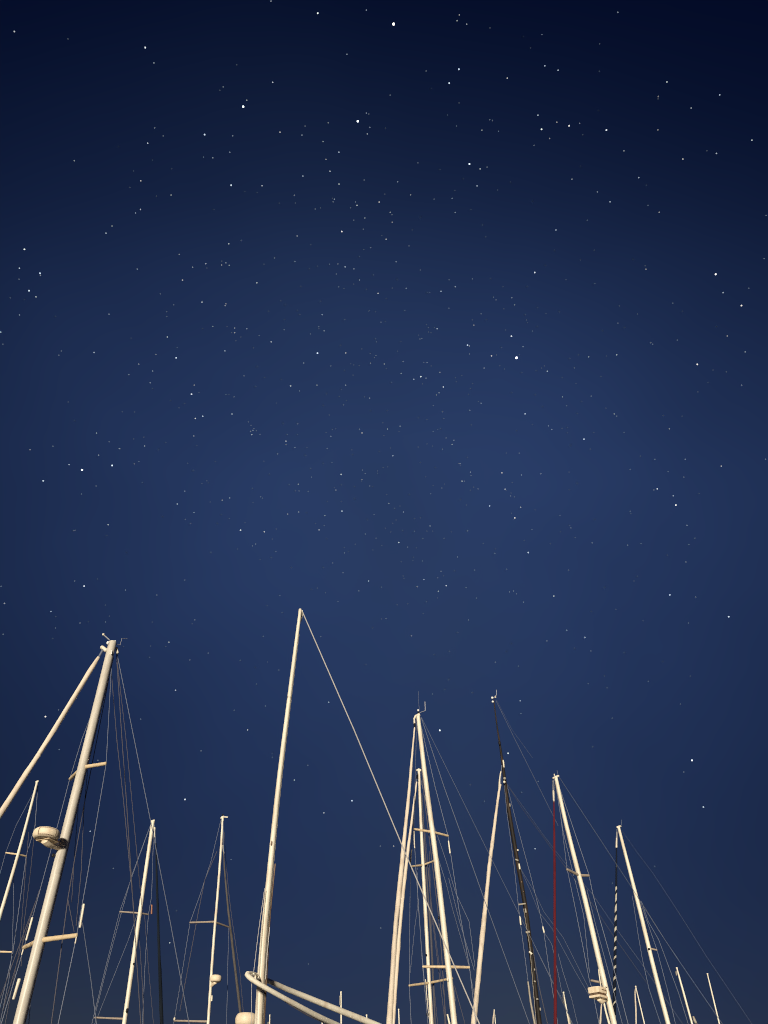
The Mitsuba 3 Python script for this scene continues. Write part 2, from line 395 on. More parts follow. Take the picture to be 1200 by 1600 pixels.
boat('sailboat with the tall bare cream mast and a split wishbone boom at its foot', 'cream_spar', [(-1.231,9,8.511), (-1.27,9,7.091), (-1.302,9,5.557), (-1.3,9,4.314), (-1.264,9,3.424), (-1.177,9,1.3)], [0.0245,0.0283,0.0315,0.0365,0.0418,0.0418],
     heading=(-0.89, -0.45), length=6.0, beam=0.3, track=True, parts=[
    ('mast__mast_cap', 'tube', [(-1.235,9,8.534), (-1.233,9,8.431)], [0.0198,0.0262], 'fitting'),
    ('mast__sheave', 'tube', [(-1.211,9.05,8.547), (-1.208,9.05,8.444), (-1.217,9.05,8.353)], [0.0123,0.0122,0.0093], 'fitting'),
    ('topping_lift', 'tube', [(-1.201,9.06,8.519), (-0.421,9.7,6.982), (0.276,10.45,5.6), (1.168,11.2,3.841), (1.429,11.4,3.28)], [0.0085,0.0085,0.0085,0.0085,0.0085], 'rope_bright'),
    ('mast__cleat', 'tube', [(-1.306,8.95,5.212), (-1.308,8.95,5.169)], [0.006,0.0082], 'brown_track'),
    ('mast__joint_band', 'tube', [(-1.271,9,7.1), (-1.271,9,7.072)], [0.0296,0.0296], 'fitting_dim'),
    ('snotter', 'tube', [(-1.325,8.9,4.686), (-1.332,8.82,4.239), (-1.328,8.75,3.854)], [0.0035,0.0035,0.0035], 'rope_bright'),
    ('downhaul', 'tube', [(-1.338,8.75,3.775), (-1.303,8.75,3.46), (-1.069,8.75,1.35)], [0.003,0.003,0.003], 'rope_bright'),
    ('halyard', 'tube', [(-1.245,9.02,4.325), (-1.245,9.02,4.073), (-1.237,9.02,3.838)], [0.0045,0.0045,0.0045], 'rope_bright'),
    ('mast__sail_track', 'tube', [(-1.253,9.04,4.987), (-1.261,9.05,4.453), (-1.243,9.05,4.02), (-1.22,9.05,3.442)], [0.0074,0.0106,0.0123,0.0142], 'brown_track'),
    ('wishbone_boom', 'curve', [(-1.392,8.72,3.823), (-1.365,8.69,3.796), (-1.324,8.67,3.768), (-1.236,8.7,3.726), (-0.958,8.95,3.63), (-0.68,9.35,3.559), (-0.504,9.65,3.531), (0.291,10.4,3.381), (1.416,11.3,3.257)], [0.0219,0.0232,0.0231,0.022,0.0229,0.0254,0.0267,0.0282,0.028], 'cream_spar'),
    ('wishbone_boom', 'curve', [(-1.389,8.74,3.833), (-1.36,8.87,3.857), (-1.325,9.1,3.877), (-1.258,9.28,3.879), (-1.042,9.65,3.852), (-0.472,10.2,3.741), (-0.12,10.5,3.669), (0.612,10.9,3.461), (1.416,11.3,3.257)], [0.022,0.0208,0.0213,0.0229,0.0262,0.0312,0.0325,0.0317,0.028], 'cream_spar'),
    ('wishbone_boom__lashing', 'tube', [(-1.358,8.7,3.81), (-1.322,8.8,3.832), (-1.309,8.78,3.797), (-1.287,8.88,3.811), (-1.304,8.9,3.849), (-1.336,8.8,3.844)], [0.01,0.01,0.01,0.01,0.01,0.01], 'fitting'),
    ('reef_line', 'tube', [(-1.165,8.8,3.706), (-0.958,8.97,3.603), (-0.796,9.2,3.552), (-0.581,9.55,3.516)], [0.006,0.006,0.006,0.006], 'rope_dark'),
])
boat('sailboat with the short cream mast cut by the left edge, behind the thick beige mast', 'cream_spar', [(-12.371,26,13.175), (-12.211,26,10.402), (-12.172,26,8.842), (-11.981,26,1.3)], [0.0411,0.053,0.0568,0.0568],
     heading=(-0.5, -0.85), length=9, beam=0.3, track=True, parts=[
    ('mast__mast_cap', 'tube', [(-12.417,26,13.175), (-12.337,26,13.21)], [0.0342,0.0343], 'fitting'),
    ('mast__spreader', 'tube', [(-12.229,26,10.707), (-12.059,26.28,10.737)], [0.03,0.026], 'spar'),
    ('mast__spreader', 'tube', [(-12.229,26,10.707), (-12.622,25.938,10.737)], [0.03,0.026], 'spar'),
    ('shroud', 'tube', [(-12.351,26.1,13.078), (-12.03,26.168,11.713), (-12.059,26.28,10.737), (-11.853,26.28,9.599), (-11.531,26.28,7.85), (-11.427,26.28,6.424), (-11.059,26.28,1.35)], [0.0097,0.0097,0.0097,0.0097,0.0097,0.0097,0.0097], 'wire'),
    ('shroud', 'tube', [(-12.414,26.1,12.916), (-12.593,25.963,11.637), (-12.626,25.938,10.747), (-12.52,25.938,9.03)], [0.0067,0.0067,0.0067,0.0067], 'wire'),
    ('backstay', 'tube', [(-12.34,26.1,13.078), (-12.317,27,11.576), (-12.354,27.6,10.701), (-12.307,28.2,9.234), (-12.1,28.5,7.96)], [0.009,0.009,0.009,0.009,0.009], 'rope_dark'),
    ('shroud', 'tube', [(-12.149,26.1,11.473), (-11.943,26.3,10.295), (-11.423,26.4,8.053), (-11.188,26.4,6.045), (-10.64,26.4,1.35)], [0.0075,0.0075,0.0075,0.0075,0.0075], 'rope_dark'),
    ('mast__spreader', 'tube', [(-12.096,26,7.841), (-11.452,26,7.832)], [0.03,0.025], 'spar'),
    ('shroud', 'tube', [(-12.301,26.1,10.434), (-11.906,26.2,9.1), (-11.451,26,7.858), (-11.293,26,7.11), (-11.168,26,5.986), (-10.651,26,1.35)], [0.0075,0.0075,0.0075,0.0075,0.0075,0.0075], 'wire'),
])
boat('sailboat with the slim yellowish mast and thin black furled sail, near the thick beige mast', 'cream_spar', [(-8.862,29,12.898), (-8.66,29,9.848), (-8.423,29,6.365), (-8.077,29,1.3)], [0.0687,0.0728,0.0746,0.0746],
     heading=(0.42, -0.9), length=10, beam=0.3, track=True, parts=[
    ('mast__mast_cap', 'tube', [(-8.938,29,12.91), (-8.81,29,12.946)], [0.0368,0.0418], 'fitting'),
    ('furled_sail', 'tube', [(-8.435,28.5,11.919), (-7.748,27.4,10.019), (-6.789,25.7,7.553), (-5.981,24.1,5.673), (-4.122,20.42,1.35)], [0.0237,0.035,0.0406,0.0483,0.0483], 'black_sail'),
    ('forestay', 'tube', [(-8.774,28.9,12.764), (-8.682,28.85,12.555), (-8.435,28.5,11.919)], [0.0146,0.0146,0.0142], 'wire'),
    ('forestay__swivel', 'tube', [(-8.719,28.88,12.637), (-8.6,28.82,12.262)], [0.0316,0.0337], 'fitting'),
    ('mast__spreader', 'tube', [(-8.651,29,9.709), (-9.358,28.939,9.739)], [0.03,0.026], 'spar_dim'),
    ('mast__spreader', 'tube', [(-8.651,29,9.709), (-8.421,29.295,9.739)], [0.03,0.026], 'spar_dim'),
    ('shroud', 'tube', [(-8.96,29.1,12.79), (-9.118,28.964,11.461), (-9.317,28.939,10.04), (-9.358,28.939,9.739), (-9.421,28.939,7.862), (-9.458,28.939,6.39), (-9.586,28.939,1.35)], [0.0083,0.0083,0.0083,0.0083,0.0083,0.0083,0.0083], 'wire'),
    ('shroud', 'tube', [(-8.974,29.1,12.742), (-9.28,29.2,11.088), (-9.403,29.3,9.823), (-9.482,29.3,8.316), (-9.532,29.3,6.832)], [0.0075,0.0075,0.0075,0.0075,0.0075], 'wire'),
    ('shroud', 'tube', [(-8.786,29.1,12.55), (-8.436,29.295,10.351), (-8.421,29.295,9.739), (-8.224,29.295,8.315), (-7.909,29.295,6.443), (-7.052,29.295,1.35)], [0.0083,0.0083,0.0083,0.0083,0.0083,0.0083], 'wire'),
    ('shroud__rod_cover', 'tube', [(-8.368,29.295,10.053), (-8.315,29.295,9.759)], [0.0254,0.0252], 'orange_cover'),
    ('shroud', 'tube', [(-8.769,29.1,9.667), (-8.897,29.1,8.859), (-9.217,29.2,7.541), (-9.448,29.2,6.464), (-10.549,29.2,1.35)], [0.0067,0.0067,0.0067,0.0067,0.0067], 'wire'),
    ('halyard', 'tube', [(-8.677,29.1,9.462), (-8.181,29.2,7.726), (-7.831,29.2,6.429), (-6.461,29.2,1.35)], [0.0083,0.0083,0.0083,0.0083], 'rope_dark'),
    ('halyard', 'tube', [(-8.496,29.1,9.667), (-8.137,29.3,8.316), (-7.569,29.4,6.459), (-6.008,29.675,1.35)], [0.0067,0.0067,0.0067,0.0067], 'rope_dark'),
    ('mast__spreader', 'tube', [(-8.437,29,6.574), (-9.495,29.2,6.639)], [0.03,0.026], 'spar_dim'),
    ('mast__winch', 'ball', (-8.478,28.9,8.118), 0.0325, 1.0, 'black_plastic'),
    ('mast__winch', 'ball', (-8.393,28.9,6.785), 0.0418, 1.6, 'black_plastic'),
])
boat('thin pale sailboat mast with small white radar and dim spreaders, left of the wishbone mast', 'cream_spar', [(-8.99,42,18.02), (-8.708,42,14.552), (-8.54,42,11.855), (-8.252,42,8.277), (-7.692,42,1.3)], [0.0643,0.0674,0.069,0.0705,0.0705],
     heading=(0.35, -0.94), length=11, beam=0.3, track=True, parts=[
    ('mast__mast_cap', 'tube', [(-9.092,42,17.914), (-9.034,42,18.002), (-8.929,42,18.02)], [0.0392,0.0536,0.0536], 'fitting'),
    ('mast__wind_sensor', 'tube', [(-8.926,42,17.998), (-8.71,42,17.984)], [0.0357,0.0464], 'fitting'),
    ('mast__light_base', 'ball', (-9.016,42,18.126), 0.0465, 1.0, 'black_plastic'),
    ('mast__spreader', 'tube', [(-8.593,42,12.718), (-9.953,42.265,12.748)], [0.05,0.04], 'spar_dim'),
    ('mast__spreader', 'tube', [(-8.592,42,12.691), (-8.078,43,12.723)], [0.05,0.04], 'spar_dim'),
    ('furled_sail', 'tube', [(-8.512,41.2,15.868), (-8.218,40.7,14.783), (-7.587,39.7,12.707), (-5.795,36.5,7.511), (-3.67,32.705,1.35)], [0.0221,0.0363,0.0499,0.0548,0.0548], 'grey_sail'),
    ('forestay', 'tube', [(-8.922,41.9,17.736), (-8.512,41.2,15.868)], [0.0195,0.0187], 'wire'),
    ('forestay__swivel', 'tube', [(-8.626,41.4,16.264), (-8.473,41.15,15.721)], [0.0309,0.0305], 'fitting'),
    ('shroud', 'tube', [(-9.098,42.1,17.846), (-9.339,42.3,15.771), (-9.665,42.3,14.014), (-9.947,42.3,12.771), (-9.939,42.3,10.25), (-9.953,42.3,8.371), (-10.005,42.3,1.35)], [0.0127,0.0127,0.0127,0.0127,0.0127,0.0127,0.0127], 'wire'),
    ('shroud', 'tube', [(-9.06,42.1,16.202), (-9.503,42.2,14.77), (-9.609,42.3,13.099), (-9.664,42.3,11.355), (-9.755,42.3,8.931)], [0.015,0.015,0.015,0.015,0.015], 'rope_dark'),
    ('shroud', 'tube', [(-8.81,42.1,17.219), (-8.684,43,15.997), (-8.255,43,14.211), (-7.914,43,12.978), (-7.208,43,10.662), (-6.774,43,8.784), (-5.06,43,1.35)], [0.0105,0.0105,0.0105,0.0105,0.0105,0.0105,0.0105], 'rope_dark'),
    ('shroud', 'tube', [(-8.07,43,12.738), (-7.856,43,10.941), (-7.565,43,8.475), (-6.724,43,1.35)], [0.0105,0.0105,0.0105,0.0105], 'wire'),
    ('mast__line_cover', 'tube', [(-8.237,41.9,9.486), (-8.222,41.9,9.278)], [0.0337,0.0366], 'fitting'),
    ('mast__spreader', 'tube', [(-8.285,42,8.477), (-9.886,42,8.502)], [0.05,0.04], 'spar_dim'),
    ('radar', 'radar', (-8.122,41.7,10.154), 0.27, 0.28, (-8.382,42,9.887), False),
    ('shroud__turnbuckle', 'ball', (-9.953,42.3,8.624), 0.0456, 1.6, 'fitting'),
])
boat('sailboat with the thick cream mast right of the wishbone boom, furled sail to its left', 'cream_spar', [(1.087,21.8,13.533), (1.24,21.8,11.523), (1.453,21.8,9.146), (1.608,21.8,7.016), (1.721,21.8,5.306), (1.986,21.8,1.3)], [0.0653,0.073,0.0766,0.0763,0.0763,0.0763],
     heading=(-0.25, -0.97), length=11, beam=0.3, track=True, parts=[
    ('mast__mast_cap', 'tube', [(0.941,21.7,13.37), (1.007,21.75,13.506), (1.123,21.8,13.577)], [0.0243,0.0407,0.0562], 'fitting'),
    ('mast__anchor_light', 'ball', (1.097,21.8,13.734), 0.0349, 1.0, 'white_plastic'),
    ('mast__light_base', 'ball', (1.105,21.8,13.66), 0.0368, 0.7, 'black_plastic'),
    ('mast__aerial', 'tube', [(1.151,21.9,13.708), (1.335,22,13.829), (1.336,22,14.149)], [0.012,0.012,0.012], 'steel'),
    ('mast__aerial', 'tube', [(1.131,21.85,13.76), (1.124,21.85,14.449)], [0.0053,0.0053], 'wire'),
    ('furled_sail', 'tube', [(0.951,21.55,13.011), (0.728,20.8,10.848), (0.452,19.8,8.422), (0.266,19.1,6.799), (0.105,18.4,4.828), (-0.178,17.165,1.35)], [0.0219,0.0418,0.0517,0.0546,0.0605,0.0605], 'cream_sail'),
    ('forestay', 'tube', [(0.952,21.7,13.414), (0.948,21.52,12.931)], [0.0162,0.0159], 'wire'),
    ('forestay__swivel', 'tube', [(0.956,21.68,13.404), (0.955,21.6,13.166)], [0.0243,0.0301], 'fitting'),
    ('forestay__swivel', 'tube', [(0.959,21.6,13.166), (0.953,21.55,13.032)], [0.0321,0.0319], 'black_plastic'),
    ('mast__spreader', 'tube', [(1.382,21.8,9.93), (1.855,22.191,9.96)], [0.035,0.03], 'spar'),
    ('mast__spreader', 'tube', [(1.382,21.8,9.93), (0.847,21.665,9.96)], [0.035,0.03], 'spar'),
    ('mast__spreader', 'tube', [(1.637,21.8,6.571), (2.197,21.997,6.601)], [0.035,0.03], 'spar'),
    ('mast__spreader', 'tube', [(1.637,21.8,6.571), (0.993,21.927,6.601)], [0.035,0.03], 'spar'),
    ('shroud', 'tube', [(1.157,21.85,13.316), (1.543,22.073,11.345), (1.855,22.191,9.96), (2.038,22.191,8.029), (2.199,21.997,6.623), (2.265,21.997,5.361), (2.477,21.997,1.35)], [0.009,0.009,0.009,0.009,0.009,0.009,0.009], 'wire'),
    ('shroud', 'tube', [(1.035,21.85,13.316), (0.924,21.665,11.367), (0.847,21.665,9.969), (0.878,21.665,8.851), (0.93,21.665,7.734), (0.993,21.927,6.594), (1.082,21.927,5.351), (1.369,21.927,1.35)], [0.0083,0.0083,0.0083,0.0083,0.0083,0.0083,0.0083,0.0083], 'wire'),
    ('shroud__rod_cover', 'tube', [(1.859,22.191,9.817), (1.887,22.191,9.48)], [0.0185,0.0237], 'fitting'),
    ('shroud__rod_cover', 'tube', [(0.851,21.665,9.898), (0.856,21.665,9.443)], [0.02,0.0197], 'fitting'),
    ('backstay', 'tube', [(1.2,21.95,13.567), (2.223,22.7,11.627), (3.187,23.5,9.86), (3.989,24.1,8.367), (4.775,24.6,6.824), (5.271,24.9,5.792), (7.406,26.19,1.35)], [0.006,0.006,0.006,0.006,0.006,0.006,0.006], 'wire'),
    ('backstay', 'tube', [(1.19,21.95,13.567), (1.856,22.6,11.565), (2.327,23,10.266), (2.926,23.5,8.582), (3.519,24.2,7.107), (4.028,24.7,5.762), (5.696,26.34,1.35)], [0.0097,0.0097,0.0097,0.0097,0.0097,0.0097,0.0097], 'wire'),
    ('shroud', 'tube', [(1.441,21.9,10.145), (1.753,22.1,9.243), (1.978,22.2,8.434), (2.303,22.3,7.741), (2.371,22.3,6.685)], [0.006,0.006,0.006,0.006,0.006], 'wire'),
    ('shroud', 'tube', [(1.782,21.9,8.725), (2.025,22.1,7.691), (2.337,22.2,6.578)], [0.006,0.006,0.006], 'wire'),
    ('halyard', 'tube', [(1.092,21.9,13.123), (1.17,21.95,11.293), (1.45,22,7.978), (1.498,22,6.913), (1.526,22,5.362), (1.599,22,1.35)], [0.0097,0.0097,0.0097,0.0097,0.0097,0.0097], 'rope_dark'),
    ('halyard', 'tube', [(1.22,22,9.125), (1.304,22.1,7.691), (1.419,22.15,6.51), (1.524,22.2,5.391), (1.904,22.381,1.35)], [0.0067,0.0067,0.0067,0.0067,0.0067], 'rope_dark'),
    ('mast__winch', 'ball', (1.445,21.7,7.681), 0.0254, 1.5, 'black_plastic'),
    ('mast__winch', 'ball', (1.599,21.68,6.277), 0.0241, 2, 'fitting'),
    ('mast__line_cover', 'tube', [(1.549,21.7,5.539), (1.598,21.7,5.317)], [0.0203,0.0248], 'fitting'),
    ('shroud', 'tube', [(1.737,21.9,6.32), (1.775,21.9,5.906), (1.754,21.9,5.347), (1.606,21.9,1.35)], [0.0067,0.0067,0.0067,0.0067], 'wire'),
    ('runner', 'tube', [(1.793,22.1,6.218), (1.98,22.2,5.551), (2.025,22.3,5.406), (3.29,25.103,1.35)], [0.0067,0.0067,0.0067,0.0067], 'rope_dark'),
])
boat('sailboat whose mast stands just behind the tallest cream one, its top lower', 'cream_spar', [(1.647,34,17.138), (1.663,34,14.59), (1.717,34,11.429), (1.78,34,8.435), (1.822,34,7.1), (2.003,34,1.3)], [0.0603,0.0717,0.0805,0.0752,0.0753,0.0753],
     heading=(-0.2, -0.98), length=12, beam=0.3, track=True, parts=[
    ('mast__mast_cap', 'tube', [(1.539,34,17.138), (1.631,34,17.185), (1.735,34,17.138)], [0.0453,0.0604,0.0603], 'fitting'),
    ('furled_sail', 'tube', [(1.504,33.6,16.412), (1.128,32.8,13.879), (0.824,32,11.707), (0.549,31.2,9.346), (0.304,30.4,6.607), (-0.164,28.865,1.35)], [0.0324,0.055,0.0643,0.0668,0.0652,0.0652], 'cream_sail'),
    ('forestay', 'tube', [(1.563,33.9,17.031), (1.504,33.6,16.412)], [0.018,0.0177], 'wire'),
    ('forestay__swivel', 'tube', [(1.573,33.9,16.97), (1.531,33.7,16.607)], [0.036,0.0386], 'black_plastic'),
    ('mast__spreader', 'tube', [(1.692,34,12.914), (1.124,33.3,12.63)], [0.04,0.035], 'spar'),
    ('mast__spreader', 'tube', [(1.692,34,12.914), (2.401,34.5,13.317)], [0.04,0.035], 'spar'),
    ('mast__spreader', 'tube', [(1.778,34,8.525), (0.967,33.2,8.286)], [0.045,0.04], 'spar'),
    ('mast__spreader', 'tube', [(1.778,34,8.525), (2.746,34.6,8.8)], [0.045,0.04], 'spar'),
    ('shroud', 'tube', [(1.596,34.1,16.933), (1.348,33.6,15.006), (1.182,33.3,13.307), (1.119,33.3,12.63), (1.058,33.3,10.997), (0.97,33.2,8.286), (1.011,33.2,7.022), (1.2,33.2,1.35)], [0.0105,0.0105,0.0105,0.0105,0.0105,0.0105,0.0105,0.0105], 'wire'),
    ('shroud__rod_cover', 'tube', [(1.182,33.3,13.307), (1.115,33.3,12.785)], [0.0302,0.0299], 'fitting'),
    ('shroud', 'tube', [(1.687,34.1,16.933), (2.101,34.4,15.023), (2.402,34.5,13.331), (2.684,34.5,12.328), (2.897,34.5,11.317), (3.418,34.6,9.327), (3.587,34.6,8.113)], [0.0097,0.0097,0.0097,0.0097,0.0097,0.0097,0.0097], 'wire'),
    ('shroud', 'tube', [(1.457,34.1,11.58), (1.246,33.6,10.365), (1.017,33.3,8.73)], [0.009,0.009,0.009], 'wire'),
    ('shroud', 'tube', [(1.441,34.1,12.831), (1.426,34.1,11.456), (1.575,34.1,8.89), (1.683,34.1,7.156), (2.043,34.1,1.35)], [0.0097,0.0097,0.0097,0.0097,0.0097], 'wire'),
    ('halyard', 'tube', [(1.753,34.2,16.122), (1.86,34.3,12.014), (1.946,34.4,10.089), (1.968,34.4,7.2), (2.013,34.4,1.35)], [0.0178,0.0356,0.0447,0.032,0.032], 'rope_dim'),
    ('halyard', 'tube', [(1.673,34.2,16.424), (1.847,34.4,14.454), (2.047,34.5,11.071), (2.268,34.6,8.989), (2.387,34.6,8.113), (2.351,34.6,7.23), (2.108,34.6,1.35)], [0.009,0.009,0.009,0.009,0.009,0.009,0.009], 'rope_dark'),
    ('halyard', 'tube', [(2.008,34.3,13.589), (1.965,34.3,11.264), (1.942,34.3,8.929), (2.061,34.3,7.185), (2.457,34.3,1.35)], [0.0097,0.0097,0.0097,0.0097,0.0097], 'rope_dark'),
    ('lazy_jack', 'tube', [(1.633,33.9,8.632), (1.675,33.9,7.782), (1.746,33.9,7.126), (2.369,33.9,1.35)], [0.015,0.015,0.015,0.015], 'fitting'),
    ('mast__winch', 'ball', (1.66,33.85,7.464), 0.0488, 1.4, 'black_plastic'),
    ('mast__winch', 'ball', (1.688,33.85,9.461), 0.0358, 1.0, 'black_plastic'),
])
boat('sailboat with the dark brown mast dotted with pale fittings and a cream furled sail', 'dark_spar', [(5.384,33,20.295), (5.396,33,19.039), (5.436,33,17.967), (5.467,33,16.878), (5.476,33,15.775), (5.599,33,13.102), (5.74,33,10.448), (5.741,33,6.953), (5.743,33,1.3)], [0.0283,0.0322,0.048,0.0647,0.0862,0.0924,0.0923,0.092,0.092],
     heading=(-0.3, -0.95), length=14, beam=0.3, track=False, parts=[
    ('mast__anchor_light', 'ball', (5.321,33,20.382), 0.0629, 1.0, 'white_plastic'),
    ('mast__tricolour_light', 'ball', (5.309,32.9,20.119), 0.0562, 1.0, 'white_plastic'),
    ('mast__light_base', 'ball', (5.475,33,20.417), 0.0472, 1.0, 'fitting'),
    ('mast__aerial', 'tube', [(5.466,33.1,20.525), (5.576,33.15,20.624), (5.583,33.15,20.907)], [0.016,0.016,0.016], 'steel'),
    ('mast__crosstree', 'ball', (5.411,32.9,17.983), 0.0600, 1.8, 'dark_spar'),
    ('furled_sail', 'tube', [(5.164,32.4,15.785), (5.029,32.2,15.387), (4.063,30.2,11.743), (3.408,28.8,8.986), (2.763,27.6,6.192), (1.646,25.52,1.35)], [0.0426,0.0476,0.069,0.0775,0.079,0.079], 'cream_sail'),
    ('forestay', 'tube', [(5.398,32.9,16.894), (5.263,32.65,16.302), (5.158,32.4,15.727)], [0.0235,0.0231,0.0283], 'wire'),
    ('forestay__swivel', 'tube', [(5.301,32.75,16.525), (5.196,32.6,16.133)], [0.0348,0.0402], 'fitting'),
    ('forestay__swivel', 'tube', [(5.187,32.6,16.104), (5.068,32.3,15.513)], [0.0373,0.045], 'fitting'),
    ('mast__mast_band', 'tube', [(5.498,32.95,17.161), (5.499,32.95,16.825)], [0.0354,0.0323], 'fitting'),
    ('mast__block', 'ball', (5.454,32.85,16.256), 0.0665, 1.0, 'fitting_dim'),
    ('mast__block', 'ball', (5.413,32.8,16.072), 0.0605, 1.0, 'fitting'),
    ('mast__fitting', 'ball', (5.558,32.88,15.066), 0.0339, 2.4, 'fitting_dim'),
    ('mast__fitting', 'ball', (5.671,32.88,13.153), 0.0407, 1.0, 'fitting'),
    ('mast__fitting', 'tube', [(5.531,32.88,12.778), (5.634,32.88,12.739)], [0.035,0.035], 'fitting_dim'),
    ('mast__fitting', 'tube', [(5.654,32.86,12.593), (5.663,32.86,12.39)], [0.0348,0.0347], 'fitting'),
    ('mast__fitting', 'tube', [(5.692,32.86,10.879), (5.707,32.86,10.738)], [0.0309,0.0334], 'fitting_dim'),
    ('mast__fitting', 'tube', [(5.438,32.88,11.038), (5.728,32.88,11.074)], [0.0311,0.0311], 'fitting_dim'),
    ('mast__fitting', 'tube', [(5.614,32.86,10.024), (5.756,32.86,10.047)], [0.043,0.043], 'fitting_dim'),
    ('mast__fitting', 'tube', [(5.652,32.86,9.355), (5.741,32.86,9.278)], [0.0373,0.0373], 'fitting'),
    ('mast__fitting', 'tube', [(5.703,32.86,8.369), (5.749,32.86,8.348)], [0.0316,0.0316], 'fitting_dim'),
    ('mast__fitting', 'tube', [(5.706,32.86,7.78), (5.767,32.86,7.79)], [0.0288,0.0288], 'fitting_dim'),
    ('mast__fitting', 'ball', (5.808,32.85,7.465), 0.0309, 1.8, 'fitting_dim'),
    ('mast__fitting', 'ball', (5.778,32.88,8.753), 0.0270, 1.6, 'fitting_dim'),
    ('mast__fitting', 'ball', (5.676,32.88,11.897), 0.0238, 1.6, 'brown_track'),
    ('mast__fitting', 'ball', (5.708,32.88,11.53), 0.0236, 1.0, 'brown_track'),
    ('shroud', 'tube', [(5.432,33,16.157), (5.325,32.5,14.583), (5.33,32.2,12.382), (5.302,32.1,10.561), (5.308,32.1,10.108), (5.348,32.1,8.244)], [0.0105,0.0105,0.0105,0.0105,0.0105,0.0105], 'wire'),
    ('shroud__turnbuckle', 'tube', [(5.314,32.1,10.402), (5.315,32.1,10.108)], [0.03,0.0323], 'fitting'),
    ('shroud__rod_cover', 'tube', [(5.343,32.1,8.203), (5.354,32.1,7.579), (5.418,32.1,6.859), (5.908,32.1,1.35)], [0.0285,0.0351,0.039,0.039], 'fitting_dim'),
    ('shroud', 'tube', [(5.533,33,16.157), (5.878,33.5,14.406), (6.249,33.8,12.427), (6.439,33.9,11.157), (6.518,33.9,10.369), (6.528,33.9,9.181), (6.568,33.9,7.886), (6.594,33.9,7.126), (6.799,33.9,1.35)], [0.0105,0.0105,0.0105,0.0105,0.0105,0.0105,0.0105,0.0105,0.0105], 'wire'),
    ('shroud__turnbuckle', 'tube', [(6.501,33.9,10.486), (6.528,33.9,10.275)], [0.0288,0.0339], 'fitting'),
    ('backstay', 'tube', [(5.504,33.1,20.281), (6.371,34,18.679), (7.205,34.8,17.112), (7.853,35.5,15.978), (8.26,36,15.325)], [0.009,0.009,0.009,0.009,0.009], 'wire'),
    ('backstay', 'tube', [(5.539,33.1,20.316), (6.278,34,19.213), (7.253,34.8,18.137)], [0.0045,0.0045,0.0045], 'wire'),
    ('running_backstay', 'tube', [(5.569,33.1,16.11), (6.267,34,15.391), (7.133,35,14.669), (7.868,35.8,14.007), (8.451,36.4,13.499), (9.305,37,12.522), (10.369,37.8,11.138), (11.254,38.4,10.045), (11.761,38.8,9.452)], [0.008,0.008,0.008,0.008,0.008,0.008,0.008,0.008,0.008], 'rope_dim'),
    ('running_backstay', 'tube', [(5.569,33.1,16.11), (6.406,34,15.333), (7.355,35.2,14.568), (8.288,36.2,13.8), (9.612,37.2,12.687), (10.584,38,11.527), (11.609,38.6,10.239), (13.071,39.5,8.24), (18.114,42.603,1.35)], [0.0067,0.0067,0.0067,0.0067,0.0067,0.0067,0.0067,0.0067,0.0067], 'wire'),
    ('shroud', 'tube', [(5.706,33.1,12.541), (6.111,33.6,11.811), (6.422,33.9,11.036), (6.921,34.2,10.513), (7.688,34.4,8.949), (8.125,34.6,8.199)], [0.0067,0.0067,0.0067,0.0067,0.0067,0.0067], 'wire'),
    ('shroud', 'tube', [(5.706,33.1,12.541), (6.225,33.6,11.861), (6.634,33.9,11.036), (7.36,34.3,10.183), (8.207,34.7,8.39)], [0.0067,0.0067,0.0067,0.0067,0.0067], 'wire'),
    ('shroud', 'tube', [(5.812,33.1,9.923), (6.183,33.5,9.252), (6.631,33.8,8.398), (6.976,34,7.861)], [0.0067,0.0067,0.0067,0.0067], 'wire'),
    ('halyard', 'tube', [(5.621,32.85,10.876), (5.694,32.84,9.505), (5.647,32.84,8.428), (5.59,32.84,6.969), (5.369,32.84,1.35)], [0.01,0.01,0.01,0.01,0.01], 'fitting_dim'),
    ('halyard', 'tube', [(5.848,33.15,9.575), (5.925,33.2,8.286), (6.097,33.3,7.037), (6.878,33.755,1.35)], [0.017,0.017,0.017,0.017], 'rope_dim'),
    ('halyard', 'tube', [(6.503,33.9,10.322), (6.771,33.9,9.858), (6.889,34,8.87), (6.966,34,7.799), (7.173,34,7.141)], [0.0067,0.0067,0.0067,0.0067,0.0067], 'wire'),
    ('shroud', 'tube', [(7.037,34.2,9.583), (7.134,34.2,8.91), (7.338,34.3,8.061), (7.454,34.4,7.2), (8.247,35.08,1.35)], [0.0075,0.0075,0.0075,0.0075,0.0075], 'wire'),
])
